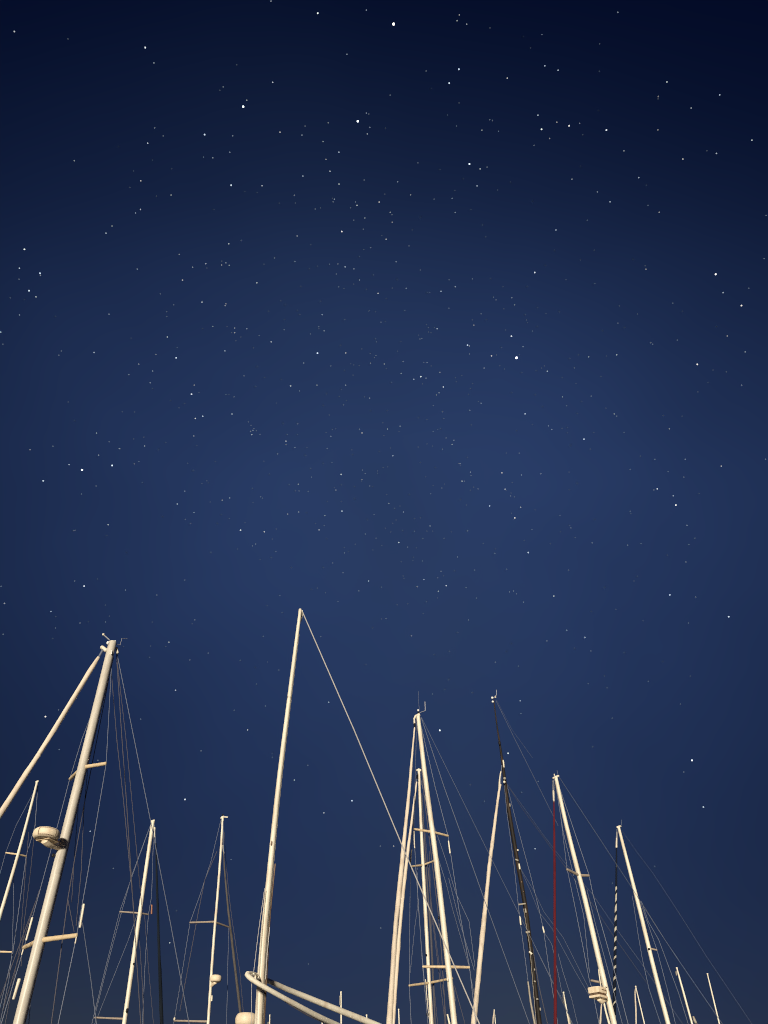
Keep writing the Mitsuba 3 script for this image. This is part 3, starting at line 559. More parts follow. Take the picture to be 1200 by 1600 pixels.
boat('sailboat with the cream mast beside a thin dark red furled sail, small box radar', 'cream_spar', [(4.023,17,9.464), (4.087,17,8.345), (4.223,17,6.826), (4.299,17,5.707), (4.379,17,4.6), (4.616,17,1.3)], [0.0435,0.0473,0.0525,0.055,0.0571,0.0571],
     heading=(-0.3, -0.95), length=8, beam=0.28, track=True, parts=[
    ('mast__mast_cap', 'tube', [(3.95,16.95,9.412), (4.018,17,9.456), (4.102,17.05,9.509)], [0.0239,0.03,0.0271], 'fitting'),
    ('mast__wind_sensor', 'tube', [(4.001,17,9.495), (3.997,17,9.533)], [0.015,0.012], 'fitting'),
    ('mast__aerial', 'tube', [(4.105,17.1,9.569), (4.102,17.1,9.663)], [0.006,0.006], 'wire'),
    ('forestay', 'tube', [(3.931,16.9,9.344), (3.837,16.6,8.994)], [0.0119,0.0116], 'wire'),
    ('forestay__swivel', 'tube', [(3.929,16.9,9.329), (3.846,16.65,9.014)], [0.0163,0.0189], 'fitting'),
    ('forestay__swivel', 'tube', [(3.825,16.6,8.964), (3.729,16.3,8.598)], [0.0217,0.0197], 'fitting'),
    ('furled_sail', 'tube', [(3.731,16.3,8.612), (3.48,15.6,7.702), (3.143,14.7,6.458), (2.824,13.9,5.234), (2.507,13.1,4.042), (1.791,11.293,1.35)], [0.0141,0.019,0.0218,0.0227,0.0234,0.0234], 'red_sail'),
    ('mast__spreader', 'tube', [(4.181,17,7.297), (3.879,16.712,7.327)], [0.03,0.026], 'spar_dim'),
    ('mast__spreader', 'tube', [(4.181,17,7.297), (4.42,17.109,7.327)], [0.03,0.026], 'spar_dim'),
    ('shroud', 'tube', [(4.004,17.05,9.363), (3.945,16.799,8.481), (3.882,16.712,7.346), (3.911,16.712,6.807), (3.947,16.712,5.981), (3.972,16.712,5.299), (3.996,16.712,5.161), (4.022,16.712,4.578), (4.168,16.712,1.35)], [0.006,0.006,0.006,0.006,0.006,0.006,0.006,0.006,0.006], 'wire'),
    ('shroud', 'tube', [(4.012,17.05,9.317), (4.016,17.1,8.241), (4.071,17.1,7.56), (4.165,17.1,6.547), (4.089,17.1,5.505)], [0.0053,0.0053,0.0053,0.0053,0.0053], 'wire'),
    ('shroud', 'tube', [(4.082,17.05,9.241), (4.223,17.076,8.472), (4.425,17.109,7.353), (4.438,17.109,6.919), (4.522,17.109,6.19), (4.595,17.109,5.54), (4.674,17.109,4.636), (4.96,17.109,1.35)], [0.0067,0.0067,0.0067,0.0067,0.0067,0.0067,0.0067,0.0067], 'wire'),
    ('shroud', 'tube', [(4.311,17.05,7.028), (4.411,17.2,6.331), (4.524,17.3,5.545), (4.642,17.4,4.68), (5.096,17.785,1.35)], [0.0053,0.0053,0.0053,0.0053,0.0053], 'wire'),
    ('backstay', 'tube', [(4.126,17.1,9.507), (5.845,19,7.705), (6.493,19.6,6.854), (6.889,19.9,6.322), (7.54,20.3,5.415), (10.456,22.094,1.35)], [0.006,0.006,0.006,0.006,0.006,0.006], 'wire'),
    ('mast__spreader', 'tube', [(4.328,17,5.308), (4.096,17.1,5.373)], [0.024,0.02], 'spar_dim'),
    ('halyard', 'tube', [(4.223,16.88,5.516), (4.214,16.88,5.245), (4.226,16.88,4.847), (4.255,16.88,4.603)], [0.0101,0.0124,0.0183,0.0205], 'fitting'),
    ('radar', 'boxradar', (4.103,16.75,5.105), 0.15, 0.19, (4.348,17,5.032), False),
    ('mast__fitting', 'ball', (4.329,16.9,5.238), 0.0187, 1.0, 'fitting'),
])
boat('sailboat with the cream mast beside a white and navy spiral furled sail', 'cream_spar', [(6.792,22,10.127), (6.821,22,9.469), (6.889,22,7.978), (6.934,22,6.552), (6.995,22,5.335), (7.197,22,1.3)], [0.0408,0.0454,0.0535,0.0559,0.0582,0.0582],
     heading=(-0.35, -0.93), length=9, beam=0.3, track=True, parts=[
    ('mast__mast_cap', 'tube', [(6.743,22,10.127), (6.814,22,10.154), (6.878,22.05,10.182)], [0.0259,0.0315,0.0223], 'fitting'),
    ('mast__aerial', 'tube', [(6.92,22.1,10.237), (6.962,22.1,10.384)], [0.0067,0.0067], 'wire'),
    ('forestay', 'tube', [(6.698,21.9,10.036), (6.485,21.6,9.404)], [0.011,0.0107], 'wire'),
    ('forestay__swivel', 'tube', [(6.68,21.9,9.965), (6.491,21.6,9.438)], [0.0174,0.025], 'fitting'),
    ('furled_sail', 'spiral', [(6.459,21.5,9.387), (5.968,20.6,8.085), (5.383,19.6,6.52), (4.889,18.6,5.332), (4.681,18.2,4.798)], [0.0142,0.023,0.0283,0.0312,0.0312]),
    ('backstay', 'tube', [(6.889,22.1,10.091), (7.389,22.7,9.686), (7.918,23.3,9.289), (8.642,24,8.426), (9.384,24.7,7.455), (9.995,25.2,6.668), (14.126,28.58,1.35)], [0.0037,0.0037,0.0037,0.0037,0.0037,0.0037,0.0037], 'wire'),
    ('mast__spreader', 'tube', [(6.919,22,7.036), (7.118,22,6.994)], [0.024,0.02], 'spar_dim'),
    ('shroud', 'tube', [(7.018,22.1,8.196), (7.12,22.2,7.716), (7.32,22.3,7.31), (7.557,22.4,6.118), (7.66,22.5,5.436), (8.272,23.099,1.35)], [0.0067,0.0067,0.0067,0.0067,0.0067,0.0067], 'wire'),
    ('shroud', 'tube', [(6.983,22.1,8.196), (7.12,22,7.002), (7.162,22,6.102), (7.175,22,5.362), (7.242,22,1.35)], [0.006,0.006,0.006,0.006,0.006], 'wire'),
    ('shroud', 'tube', [(6.803,22.1,8.325), (6.65,21.8,7.312), (6.628,21.8,6.725), (6.639,21.8,6.093), (6.751,21.8,5.332), (7.335,21.8,1.35)], [0.006,0.006,0.006,0.006,0.006,0.006], 'wire'),
    ('mast__fitting', 'tube', [(6.869,21.9,7.001), (6.91,21.9,7.001)], [0.0183,0.0183], 'black_plastic'),
    ('shroud', 'tube', [(7.038,22.1,8.132), (7.937,23.6,7.581), (8.313,24,7.208)], [0.0053,0.0053,0.0053], 'wire'),
])
boat('distant sailboat with the left one of two slim slanting masts at the lower right', 'cream_spar', [(17.786,52,12.69), (17.857,52,11.218), (17.925,52,9.809), (18.336,52,1.3)], [0.0496,0.0646,0.0632,0.0632],
     heading=(-0.3, -0.95), length=9, beam=0.3, track=False, parts=[
    ('mast__mast_cap', 'tube', [(17.755,52,12.69), (17.823,52,12.71)], [0.0529,0.0529], 'fitting'),
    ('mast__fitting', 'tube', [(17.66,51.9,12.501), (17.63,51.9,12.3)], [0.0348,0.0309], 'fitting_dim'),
    ('radar', 'tube', [(18.016,51.8,10.214), (18.038,51.8,10.027), (18.095,51.8,9.903)], [0.0373,0.0744,0.0742], 'fitting_dim'),
    ('shroud', 'tube', [(18.123,52,10.246), (18.223,52,9.809)], [0.03,0.03], 'brown_track'),
])
boat('most distant sailboat with the rightmost thin grey mast, alone in the corner', 'cream_spar', [(23.315,62,14.365), (23.285,62,12.798), (23.257,62,11.292), (23.067,62,1.3)], [0.0415,0.0543,0.0532,0.0532],
     heading=(-0.3, -0.95), length=9, beam=0.3, track=False, parts=[
    ('mast__mast_cap', 'tube', [(23.278,62,14.365), (23.359,62,14.389)], [0.0443,0.0443], 'fitting'),
])
boat('distant sailboat with a thin mast and furled sail forming a narrow upside down V', 'cream_spar', [(16.806,58,12.851), (16.855,58,11.759), (16.903,58,10.699), (17.328,58,1.3)], [0.0321,0.0421,0.0415,0.0415],
     heading=(-0.3, -0.95), length=9, beam=0.3, track=False, parts=[
    ('mast__mast_cap', 'tube', [(16.772,58,12.851), (16.845,58,12.873)], [0.0342,0.0342], 'fitting'),
    ('furled_sail', 'tube', [(16.698,57.7,12.741), (16.519,57.4,12.433), (16.08,56.4,11.38), (15.611,55.4,10.313), (11.668,46.999,1.35)], [0.0255,0.0379,0.045,0.0475,0.0475], 'cream_sail'),
])
boat('distant sailboat whose thin mast and furled sail show just below the small radar', 'cream_spar', [(13.942,56,11.728), (14.051,56,11.059), (14.158,56,10.402), (15.637,56,1.3)], [0.0398,0.0526,0.0521,0.0521],
     heading=(-0.3, -0.95), length=9, beam=0.3, track=False, parts=[
    ('mast__mast_cap', 'tube', [(13.91,56,11.728), (13.979,56,11.749)], [0.0425,0.0425], 'fitting'),
    ('furled_sail', 'tube', [(13.801,55.7,11.607), (13.557,55.1,11.166), (12.99,53.8,10.076), (8.449,43.395,1.35)], [0.0284,0.0439,0.05,0.05], 'cream_sail'),
])
boat('distant sailboat with a short tapering mast right of the dark red sail', 'cream_spar', [(11.109,54,11.787), (11.145,54,10.936), (11.18,54,10.106), (11.553,54,1.3)], [0.0317,0.0508,0.0502,0.0502],
     heading=(-0.3, -0.95), length=9, beam=0.3, track=False, parts=[
    ('mast__mast_cap', 'tube', [(11.077,54,11.787), (11.144,54,11.808)], [0.0412,0.0412], 'fitting'),
    ('furled_sail', 'tube', [(11.01,53.8,11.516), (10.942,53.6,11.249), (10.966,53.5,11.1)], [0.0315,0.0507,0.0233], 'grey_sail'),
    ('mast__fitting', 'tube', [(11.236,54.1,10.673), (11.259,54.1,10.121)], [0.039,0.0774], 'fitting_dim'),
])
boat('distant sailboat showing only a pair of short spikes right of the long cream furled sail', 'cream_spar', [(7.105,57,11.357), (7.107,57,10.952), (7.109,57,10.551), (7.157,57,1.3)], [0.0278,0.0369,0.0367,0.0367],
     heading=(-0.3, -0.95), length=9, beam=0.3, track=False, parts=[
    ('mast__mast_cap', 'tube', [(7.072,57,11.357), (7.14,57,11.378)], [0.0297,0.0297], 'fitting'),
    ('furled_sail', 'tube', [(7.05,56.7,11.257), (6.945,56.4,10.935), (6.76,55.6,10.343), (3.949,43.446,1.35)], [0.0246,0.0406,0.0477,0.0477], 'cream_sail'),
])
boat('distant sailboat with a stubby mast left of the tall furled sails in the middle', 'cream_spar', [(0.99,60,11.881), (1.006,60,11.436), (1.021,60,10.995), (1.361,60,1.3)], [0.0413,0.0475,0.0472,0.0472],
     heading=(-0.3, -0.95), length=9, beam=0.3, track=False, parts=[
    ('mast__mast_cap', 'tube', [(0.955,60,11.881), (1.025,60,11.903)], [0.0382,0.0382], 'fitting'),
])
boat('distant sailboat with a slim mast rising over the wishbone boom', 'cream_spar', [(-2.465,50,11.085), (-2.426,50,10.289), (-2.389,50,9.513), (-1.991,50,1.3)], [0.044,0.0543,0.0536,0.0536],
     heading=(-0.3, -0.95), length=9, beam=0.3, track=False, parts=[
    ('mast__mast_cap', 'tube', [(-2.494,50,11.085), (-2.436,50,11.104)], [0.044,0.044], 'fitting'),
    ('mast__fitting', 'tube', [(-2.512,49.9,10.896), (-2.491,49.9,10.464)], [0.0292,0.0326], 'fitting_dim'),
])
boat('distant sailboat with a stump of mast where the wishbone boom leaves the frame', 'cream_spar', [(-1.137,58,11.238), (-1.116,58,10.967), (-1.095,58,10.699), (-0.367,58,1.3)], [0.0418,0.0541,0.0539,0.0539],
     heading=(-0.3, -0.95), length=9, beam=0.3, track=False, parts=[
    ('mast__mast_cap', 'tube', [(-1.17,58,11.238), (-1.104,58,11.259)], [0.0435,0.0435], 'fitting'),
])
boat('distant sailboat with a stump of mast close beside the foot of the wishbone mast', 'cream_spar', [(-7.461,58,11.238), (-7.439,58,10.967), (-7.417,58,10.699), (-6.651,58,1.3)], [0.0397,0.0458,0.0456,0.0456],
     heading=(-0.3, -0.95), length=9, beam=0.3, track=False, parts=[
    ('mast__mast_cap', 'tube', [(-7.494,58,11.238), (-7.429,58,11.259)], [0.0368,0.0368], 'fitting'),
    ('mast__fitting', 'tube', [(-7.513,57.9,10.857), (-7.503,57.9,10.684)], [0.0332,0.0331], 'fitting_dim'),
])
boat('distant sailboat whose mast tip barely shows under the near wishbone arm', 'cream_spar', [(-4.293,62,11.458), (-4.288,62,11.375), (-4.283,62,11.292), (-3.718,62,1.3)], [0.0489,0.0577,0.0576,0.0576],
     heading=(-0.3, -0.95), length=9, beam=0.3, track=False, parts=[
    ('mast__mast_cap', 'tube', [(-4.328,62,11.458), (-4.258,62,11.481)], [0.0462,0.0462], 'fitting'),
])

# ------------------------------------------------------------------ a motor yacht: only the dome on its radar mast reaches into the frame
my = np.array([-3.87, 25.0, 0])
put('motor_yacht__hull', hull_mesh(my + [0, -6.0, 0], np.array([0, 1.0, 0]), 13.0, 0.3), 'gelcoat', 40)
put('motor_yacht__cabin', box([3.0, 6.0, 2.0], my + [0, 0, 2.0], round_=.4), 'gelcoat', 40)
put('motor_yacht__radar_mast', tube([my + [0, .3, 2.9], my + [0, .1, 4.6], my + [0, 0, 5.75]], [.22, .16, .12], 12), 'fitting', 40)
prof = [(0, -.16)] + [(.30 * (0.5 + 0.5 * math.cos(math.radians(a)) ** .7), .16 * math.sin(math.radians(a))) for a in np.linspace(-90, 90, 19)] + [(0, .185)]
put('motor_yacht__radar_dome', lathe(prof, my + [0, 0, 5.93]), 'radome_shell', 40)
labels['motor_yacht'] = {'label': 'motor yacht showing only its cream radar dome at the foot of the wishbone mast', 'category': 'motor yacht'}

# ------------------------------------------------------------------ stars: far, glowing balls; (azimuth, elevation, brightness class, label)
STARS = [
    (16.77, 53.51, 5.5, 'brightest star in the middle centre right part of the night sky'),
    (2.59, 76.21, 5.2, 'brightest star in the topmost centre right part of the night sky'),
    (-27.69, 69.36, 5, 'brightest star in the topmost centre left part of the night sky'),
    (-5.39, 70.60, 5, 'second white star below the brightest topmost centre right star'),
    (-30.33, 42.02, 5, 'brightest star in the middle far left part of the night sky'),
    (15.53, 67.29, 4.5, 'fifth white star to the upper left of the brightest upper centre right star'),
    (40.92, 53.40, 4.5, 'brightest star in the upper far right part of the night sky'),
    (4.60, 26.59, 4.5, 'brightest star in the lowest centre right part of the night sky'),
    (23.33, 22.77, 4.5, 'brightest star in the lowest far right part of the night sky'),
    (-8.67, 54.73, 4.3, 'brightest star in the middle centre left part of the night sky'),
    (-27.92, 43.03, 4.3, 'nearest white star to the right of the brightest middle far left star'),
    (28.38, 39.89, 4.2, 'brightest star in the middle far right part of the night sky'),
    (-17.94, 76.16, 4, 'nearest white star to the left of the brightest topmost centre right star'),
    (-46.31, 68.72, 4, 'brightest star in the topmost far left part of the night sky'),
    (17.13, 73.01, 4, 'nearest white star to the lower right of the brightest topmost centre right star'),
    (14.50, 72.40, 4, 'second white star to the lower right of the brightest topmost centre right star'),
    (33.34, 66.92, 4, 'second white star to the left of the brightest topmost far right star'),
    (29.04, 67.61, 4, 'fifth white star to the left of the brightest topmost far right star'),
    (38.03, 65.37, 4, 'brightest star in the topmost far right part of the night sky'),
    (-31.97, 66.63, 4, 'nearest white star to the lower left of the brightest topmost centre left star'),
    (-25.39, 64.49, 4, 'brightest star in the upper centre left part of the night sky'),
    (-6.81, 63.47, 4, 'third white star to the lower right of the brightest upper centre left star'),
    (-44.52, 53.78, 4, 'brightest star in the upper far left part of the night sky'),
    (21.56, 59.02, 4, 'brightest star in the upper centre right part of the night sky'),
    (-42.00, 53.02, 4, 'nearest white star to the lower right of the brightest upper far left star'),
    (-42.02, 51.64, 4, 'second white star below the brightest upper far left star'),
    (41.50, 50.70, 4, 'nearest white star to the lower right of the brightest upper far right star'),
    (-42.27, 48.28, 4, 'fifth white star below the brightest upper far left star'),
    (16.69, 55.13, 4, 'nearest white star above the brightest middle centre right star'),
    (10.97, 55.13, 4, 'fourth white star to the left of the brightest middle centre right star'),
    (-25.30, 51.93, 4, 'ninth white star to the left of the brightest middle centre left star'),
    (35.20, 48.58, 4, 'fourth white star below the brightest upper far right star'),
    (4.65, 53.21, 4, 'tenth white star to the left of the brightest middle centre right star'),
    (-22.51, 49.77, 4, 'eighth white star to the left of the brightest middle centre left star'),
    (21.99, 46.43, 4, 'fifth white star to the lower right of the brightest middle centre right star'),
    (-33.06, 40.36, 4, 'second white star to the left of the brightest middle far left star'),
    (13.40, 41.76, 4, 'nearest white star above the brightest lower centre right star'),
    (-14.44, 40.69, 4, 'brightest star in the lower centre left part of the night sky'),
    (-26.73, 34.25, 4, 'brightest star in the lower far left part of the night sky'),
    (25.42, 33.91, 4, 'brightest star in the lower far right part of the night sky'),
    (29.22, 31.43, 4, 'nearest white star to the right of the brightest lower far right star'),
    (-26.32, 25.15, 4, 'brightest star in the lowest far left part of the night sky'),
    (9.92, 24.72, 4, 'nearest white star to the right of the brightest lowest centre right star'),
    (-15.04, 21.22, 4, 'nearest white star to the lower right of the brightest lowest far left star'),
    (-2.47, 21.80, 4, 'brightest star in the lowest centre left part of the night sky'),
    (14.15, 39.02, 3.8, 'brightest star in the lower centre right part of the night sky'),
    (13.78, 54.05, 3.5, 'nearest white star to the left of the brightest middle centre right star'),
    (-11.51, 52.05, 3.5, 'second white star to the lower left of the brightest middle centre left star'),
    (7.36, 52.30, 3.5, 'sixth white star to the left of the brightest middle centre right star'),
    (16.45, 49.33, 3.5, 'nearest white star below the brightest middle centre right star'),
    (-20.71, 48.44, 3.5, 'fifth white star above the brightest lower centre left star'),
    (-21.41, 48.13, 3.5, 'sixth white star above the brightest lower centre left star'),
    (-4.72, 45.79, 3.5, 'fourth white star to the upper right of the brightest lower centre left star'),
    (27.32, 41.40, 3.5, 'nearest white star to the upper left of the brightest middle far right star'),
    (11.05, 42.93, 3.5, 'nearest white star to the upper left of the brightest lower centre right star'),
    (-4.42, 42.98, 3.5, 'sixth white star to the right of the brightest lower centre left star'),
    (-12.10, 40.85, 3.5, 'nearest white star to the right of the brightest lower centre left star'),
    (1.49, 40.65, 3.5, 'sixth white star to the left of the brightest lower centre right star'),
    (5.97, 37.21, 3.5, 'second white star to the left of the brightest lower centre right star'),
    (17.66, 32.18, 3.5, 'nearest white star to the lower left of the brightest lower far right star'),
    (23.18, 19.81, 3.5, 'nearest white star below the brightest lowest far right star'),
    (12.82, 45.29, 3.3, 'sixth white star above the brightest lower centre right star'),
    (15.75, 35.52, 3.3, 'nearest white star to the lower right of the brightest lower centre right star'),
    (-59.57, 63.49, 3, 'nearest white star to the left of the brightest topmost far left star'),
    (33.77, 70.88, 3, 'second white star to the upper left of the brightest topmost far right star'),
    (35.56, 70.19, 3, 'nearest white star to the upper left of the brightest topmost far right star'),
    (26.36, 71.40, 3, 'third white star to the upper left of the brightest topmost far right star'),
    (48.36, 65.29, 3, 'second white star to the upper right of the brightest topmost far right star'),
    (-23.86, 71.49, 3, 'second white star to the upper right of the brightest topmost centre left star'),
    (52.21, 62.42, 3, 'fifth white star to the right of the brightest topmost far right star'),
    (29.31, 68.50, 3, 'sixth white star to the left of the brightest topmost far right star'),
    (-19.99, 68.84, 3, 'nearest white star to the lower right of the brightest topmost centre left star'),
    (51.62, 58.97, 3, 'nearest white star above the brightest upper far right star'),
    (-38.86, 64.16, 3, 'second white star to the upper left of the brightest upper centre left star'),
    (-8.57, 68.56, 3, 'fifth white star to the lower right of the brightest topmost centre left star'),
    (47.91, 59.82, 3, 'fourth white star to the right of the brightest topmost far right star'),
    (44.49, 60.90, 3, 'second white star to the right of the brightest topmost far right star'),
    (17.19, 66.80, 3, 'fourth white star to the upper left of the brightest upper centre right star'),
    (-9.79, 67.28, 3, 'fourth white star to the right of the brightest upper centre left star'),
    (-14.41, 66.61, 3, 'third white star to the right of the brightest upper centre left star'),
    (38.80, 61.63, 3, 'second white star to the lower right of the brightest topmost far right star'),
    (-37.34, 61.87, 3, 'second white star to the left of the brightest upper centre left star'),
    (-7.97, 66.56, 3, 'sixth white star to the right of the brightest upper centre left star'),
    (-20.73, 65.23, 3, 'nearest white star to the right of the brightest upper centre left star'),
    (16.11, 65.80, 3, 'second white star to the upper left of the brightest upper centre right star'),
    (34.15, 61.28, 3, 'second white star below the brightest topmost far right star'),
    (-0.82, 65.59, 3, 'ninth white star to the right of the brightest upper centre left star'),
    (-4.60, 65.30, 3, 'seventh white star to the right of the brightest upper centre left star'),
    (-35.73, 60.24, 3, 'third white star to the left of the brightest upper centre left star'),
    (26.01, 61.23, 3, 'nearest white star to the upper right of the brightest upper centre right star'),
    (-38.09, 57.67, 3, 'nearest white star to the right of the brightest upper far left star'),
    (0.33, 63.11, 3, 'seventh white star to the upper right of the brightest middle centre left star'),
    (-23.22, 60.79, 3, 'second white star below the brightest upper centre left star'),
    (-25.40, 58.93, 3, 'sixth white star below the brightest upper centre left star'),
    (-5.88, 61.09, 3, 'third white star above the brightest middle centre left star'),
    (-43.92, 52.56, 3, 'nearest white star below the brightest upper far left star'),
    (-27.52, 57.24, 3, 'third white star to the lower left of the brightest upper centre left star'),
    (-18.13, 58.83, 3, 'nearest white star to the upper left of the brightest middle centre left star'),
    (10.34, 59.42, 3, 'nearest white star to the left of the brightest upper centre right star'),
    (8.22, 59.24, 3, 'second white star to the left of the brightest upper centre right star'),
    (40.64, 52.08, 3, 'nearest white star below the brightest upper far right star'),
    (-0.86, 59.35, 3, 'second white star to the upper right of the brightest middle centre left star'),
    (-41.17, 51.53, 3, 'third white star below the brightest upper far left star'),
    (-24.39, 56.31, 3, 'seventh white star below the brightest upper centre left star'),
    (-8.56, 57.55, 3, 'second white star above the brightest middle centre left star'),
    (7.21, 56.62, 3, 'seventh white star to the left of the brightest middle centre right star'),
    (-19.48, 54.97, 3, 'third white star to the left of the brightest middle centre left star'),
    (-26.99, 53.11, 3, 'tenth white star to the left of the brightest middle centre left star'),
    (-14.74, 54.97, 3, 'nearest white star to the left of the brightest middle centre left star'),
    (-20.09, 53.50, 3, 'fifth white star to the left of the brightest middle centre left star'),
    (-33.62, 50.03, 3, 'second white star above the brightest middle far left star'),
    (-5.01, 54.95, 3, 'nearest white star to the right of the brightest middle centre left star'),
    (28.00, 51.50, 3, 'second white star to the right of the brightest middle centre right star'),
    (20.00, 51.98, 3, 'nearest white star to the lower right of the brightest middle centre right star'),
    (3.75, 53.04, 3, 'sixth white star to the right of the brightest middle centre left star'),
    (-17.64, 49.13, 3, 'third white star to the lower left of the brightest middle centre left star'),
    (-2.56, 49.03, 3, 'fourth white star to the lower right of the brightest middle centre left star'),
    (-15.04, 47.94, 3, 'second white star above the brightest lower centre left star'),
    (-11.17, 47.89, 3, 'fourth white star below the brightest middle centre left star'),
    (1.01, 47.32, 3, 'seventh white star to the lower right of the brightest middle centre left star'),
    (-31.57, 42.06, 3, 'nearest white star to the left of the brightest middle far left star'),
    (33.30, 41.40, 3, 'nearest white star to the upper right of the brightest middle far right star'),
    (8.48, 45.06, 3, 'second white star to the upper left of the brightest lower centre right star'),
    (12.89, 44.02, 3, 'third white star above the brightest lower centre right star'),
    (28.46, 40.58, 3, 'nearest white star above the brightest middle far right star'),
    (-20.97, 41.66, 3, 'third white star to the upper left of the brightest lower centre left star'),
    (14.16, 42.48, 3, 'second white star above the brightest lower centre right star'),
    (-26.49, 38.89, 3, 'nearest white star to the lower right of the brightest middle far left star'),
    (-6.65, 41.44, 3, 'fourth white star to the right of the brightest lower centre left star'),
    (3.86, 37.76, 3, 'fourth white star to the left of the brightest lower centre right star'),
    (-1.49, 37.70, 3, 'seventh white star to the right of the brightest lower centre left star'),
    (3.21, 37.24, 3, 'fifth white star to the left of the brightest lower centre right star'),
    (5.19, 36.81, 3, 'nearest white star to the lower left of the brightest lower centre right star'),
    (-32.01, 31.64, 3, 'nearest white star to the left of the brightest lower far left star'),
    (-28.53, 31.97, 3, 'nearest white star to the lower left of the brightest lower far left star'),
    (16.28, 32.89, 3, 'second white star to the lower right of the brightest lower centre right star'),
    (2.50, 33.55, 3, 'nearest white star above the brightest lowest centre right star'),
    (-18.75, 31.67, 3, 'nearest white star to the lower right of the brightest lower far left star'),
    (-17.37, 28.41, 3, 'nearest white star to the right of the brightest lowest far left star'),
    (11.44, 28.30, 3, 'second white star to the right of the brightest lowest centre right star'),
    (-4.69, 28.59, 3, 'nearest white star above the brightest lowest centre left star'),
    (-11.13, 26.26, 3, 'nearest white star to the upper left of the brightest lowest centre left star'),
    (-7.02, 23.05, 3, 'nearest white star to the left of the brightest lowest centre left star'),
    (-4.59, 20.95, 3, 'nearest white star to the lower left of the brightest lowest centre left star'),
    (-21.07, 18.57, 3, 'nearest white star below the brightest lowest far left star'),
    (11.04, 18.36, 3, 'nearest white star to the lower right of the brightest lowest centre right star'),
    (0.71, 18.84, 2.5, 'nearest white star to the lower right of the brightest lowest centre left star'),
    (-14.34, 12.57, 2.5, 'second white star to the lower left of the brightest lowest centre left star'),
    (-29.95, 75.59, 2, 'nearest white star above the brightest topmost centre left star'),
    (-4.97, 76.92, 2, 'nearest white star to the upper left of the brightest topmost centre right star'),
    (48.88, 70.44, 2, 'nearest white star above the brightest topmost far right star'),
    (20.11, 75.89, 2, 'second white star to the right of the brightest topmost centre right star'),
    (19.22, 75.64, 2, 'nearest white star to the right of the brightest topmost centre right star'),
    (21.30, 75.25, 2, 'third white star to the right of the brightest topmost centre right star'),
    (-9.06, 74.38, 2, 'nearest white star to the lower left of the brightest topmost centre right star'),
    (-43.97, 68.39, 2, 'nearest white star to the lower right of the brightest topmost far left star'),
    (46.38, 64.98, 2, 'nearest white star to the upper right of the brightest topmost far right star'),
    (-27.47, 69.81, 2, 'nearest white star to the upper right of the brightest topmost centre left star'),
    (48.76, 63.05, 2, 'third white star to the right of the brightest topmost far right star'),
    (-3.69, 71.13, 2, 'nearest white star below the brightest topmost centre right star'),
    (21.33, 69.42, 2, 'seventh white star to the left of the brightest topmost far right star'),
    (31.77, 67.52, 2, 'third white star to the left of the brightest topmost far right star'),
    (-11.27, 70.24, 2, 'nearest white star to the right of the brightest topmost centre left star'),
    (34.95, 66.69, 2, 'nearest white star to the left of the brightest topmost far right star'),
    (-2.88, 70.28, 2, 'third white star below the brightest topmost centre right star'),
    (-39.06, 65.23, 2, 'nearest white star below the brightest topmost far left star'),
    (43.94, 63.38, 2, 'nearest white star to the right of the brightest topmost far right star'),
    (18.99, 69.09, 2, 'eighth white star to the left of the brightest topmost far right star'),
    (-3.32, 69.88, 2, 'fourth white star below the brightest topmost centre right star'),
    (-15.92, 69.10, 2, 'second white star to the lower right of the brightest topmost centre left star'),
    (-27.71, 67.43, 2, 'nearest white star below the brightest topmost centre left star'),
    (29.72, 66.85, 2, 'fourth white star to the left of the brightest topmost far right star'),
    (-11.79, 69.04, 2, 'third white star to the lower right of the brightest topmost centre left star'),
    (38.80, 63.62, 2, 'nearest white star to the lower right of the brightest topmost far right star'),
    (-27.25, 66.40, 2, 'nearest white star above the brightest upper centre left star'),
    (-29.45, 65.59, 2, 'nearest white star to the upper left of the brightest upper centre left star'),
    (-10.78, 67.98, 2, 'fourth white star to the lower right of the brightest topmost centre left star'),
    (-45.42, 60.39, 2, 'nearest white star to the upper right of the brightest upper far left star'),
    (30.60, 63.83, 2, 'nearest white star to the lower left of the brightest topmost far right star'),
    (2.44, 66.89, 2, 'fifth white star below the brightest topmost centre right star'),
    (33.18, 62.28, 2, 'nearest white star below the brightest topmost far right star'),
    (4.62, 65.99, 2, 'sixth white star to the upper left of the brightest upper centre right star'),
    (-32.94, 62.11, 2, 'nearest white star to the left of the brightest upper centre left star'),
    (-15.24, 65.26, 2, 'second white star to the right of the brightest upper centre left star'),
    (11.64, 65.38, 2, 'third white star to the upper left of the brightest upper centre right star'),
    (-8.51, 65.54, 2, 'fifth white star to the right of the brightest upper centre left star'),
    (38.96, 58.96, 2, 'nearest white star to the upper left of the brightest upper far right star'),
    (1.05, 64.91, 2, 'seventh white star to the upper left of the brightest upper centre right star'),
    (11.81, 64.43, 2, 'nearest white star to the upper left of the brightest upper centre right star'),
    (-36.09, 59.87, 2, 'fourth white star to the left of the brightest upper centre left star'),
    (-3.19, 64.50, 2, 'eighth white star to the right of the brightest upper centre left star'),
    (1.35, 64.25, 2, 'eighth white star to the upper right of the brightest middle centre left star'),
    (-37.87, 58.29, 2, 'second white star to the right of the brightest upper far left star'),
    (-13.69, 62.66, 2, 'nearest white star to the lower right of the brightest upper centre left star'),
    (-21.62, 61.30, 2, 'nearest white star below the brightest upper centre left star'),
    (-2.09, 62.53, 2, 'fifth white star to the upper right of the brightest middle centre left star'),
    (-29.02, 58.78, 2, 'nearest white star to the lower left of the brightest upper centre left star'),
    (-16.42, 60.84, 2, 'second white star to the lower right of the brightest upper centre left star'),
    (-13.40, 60.92, 2, 'fourth white star above the brightest middle centre left star'),
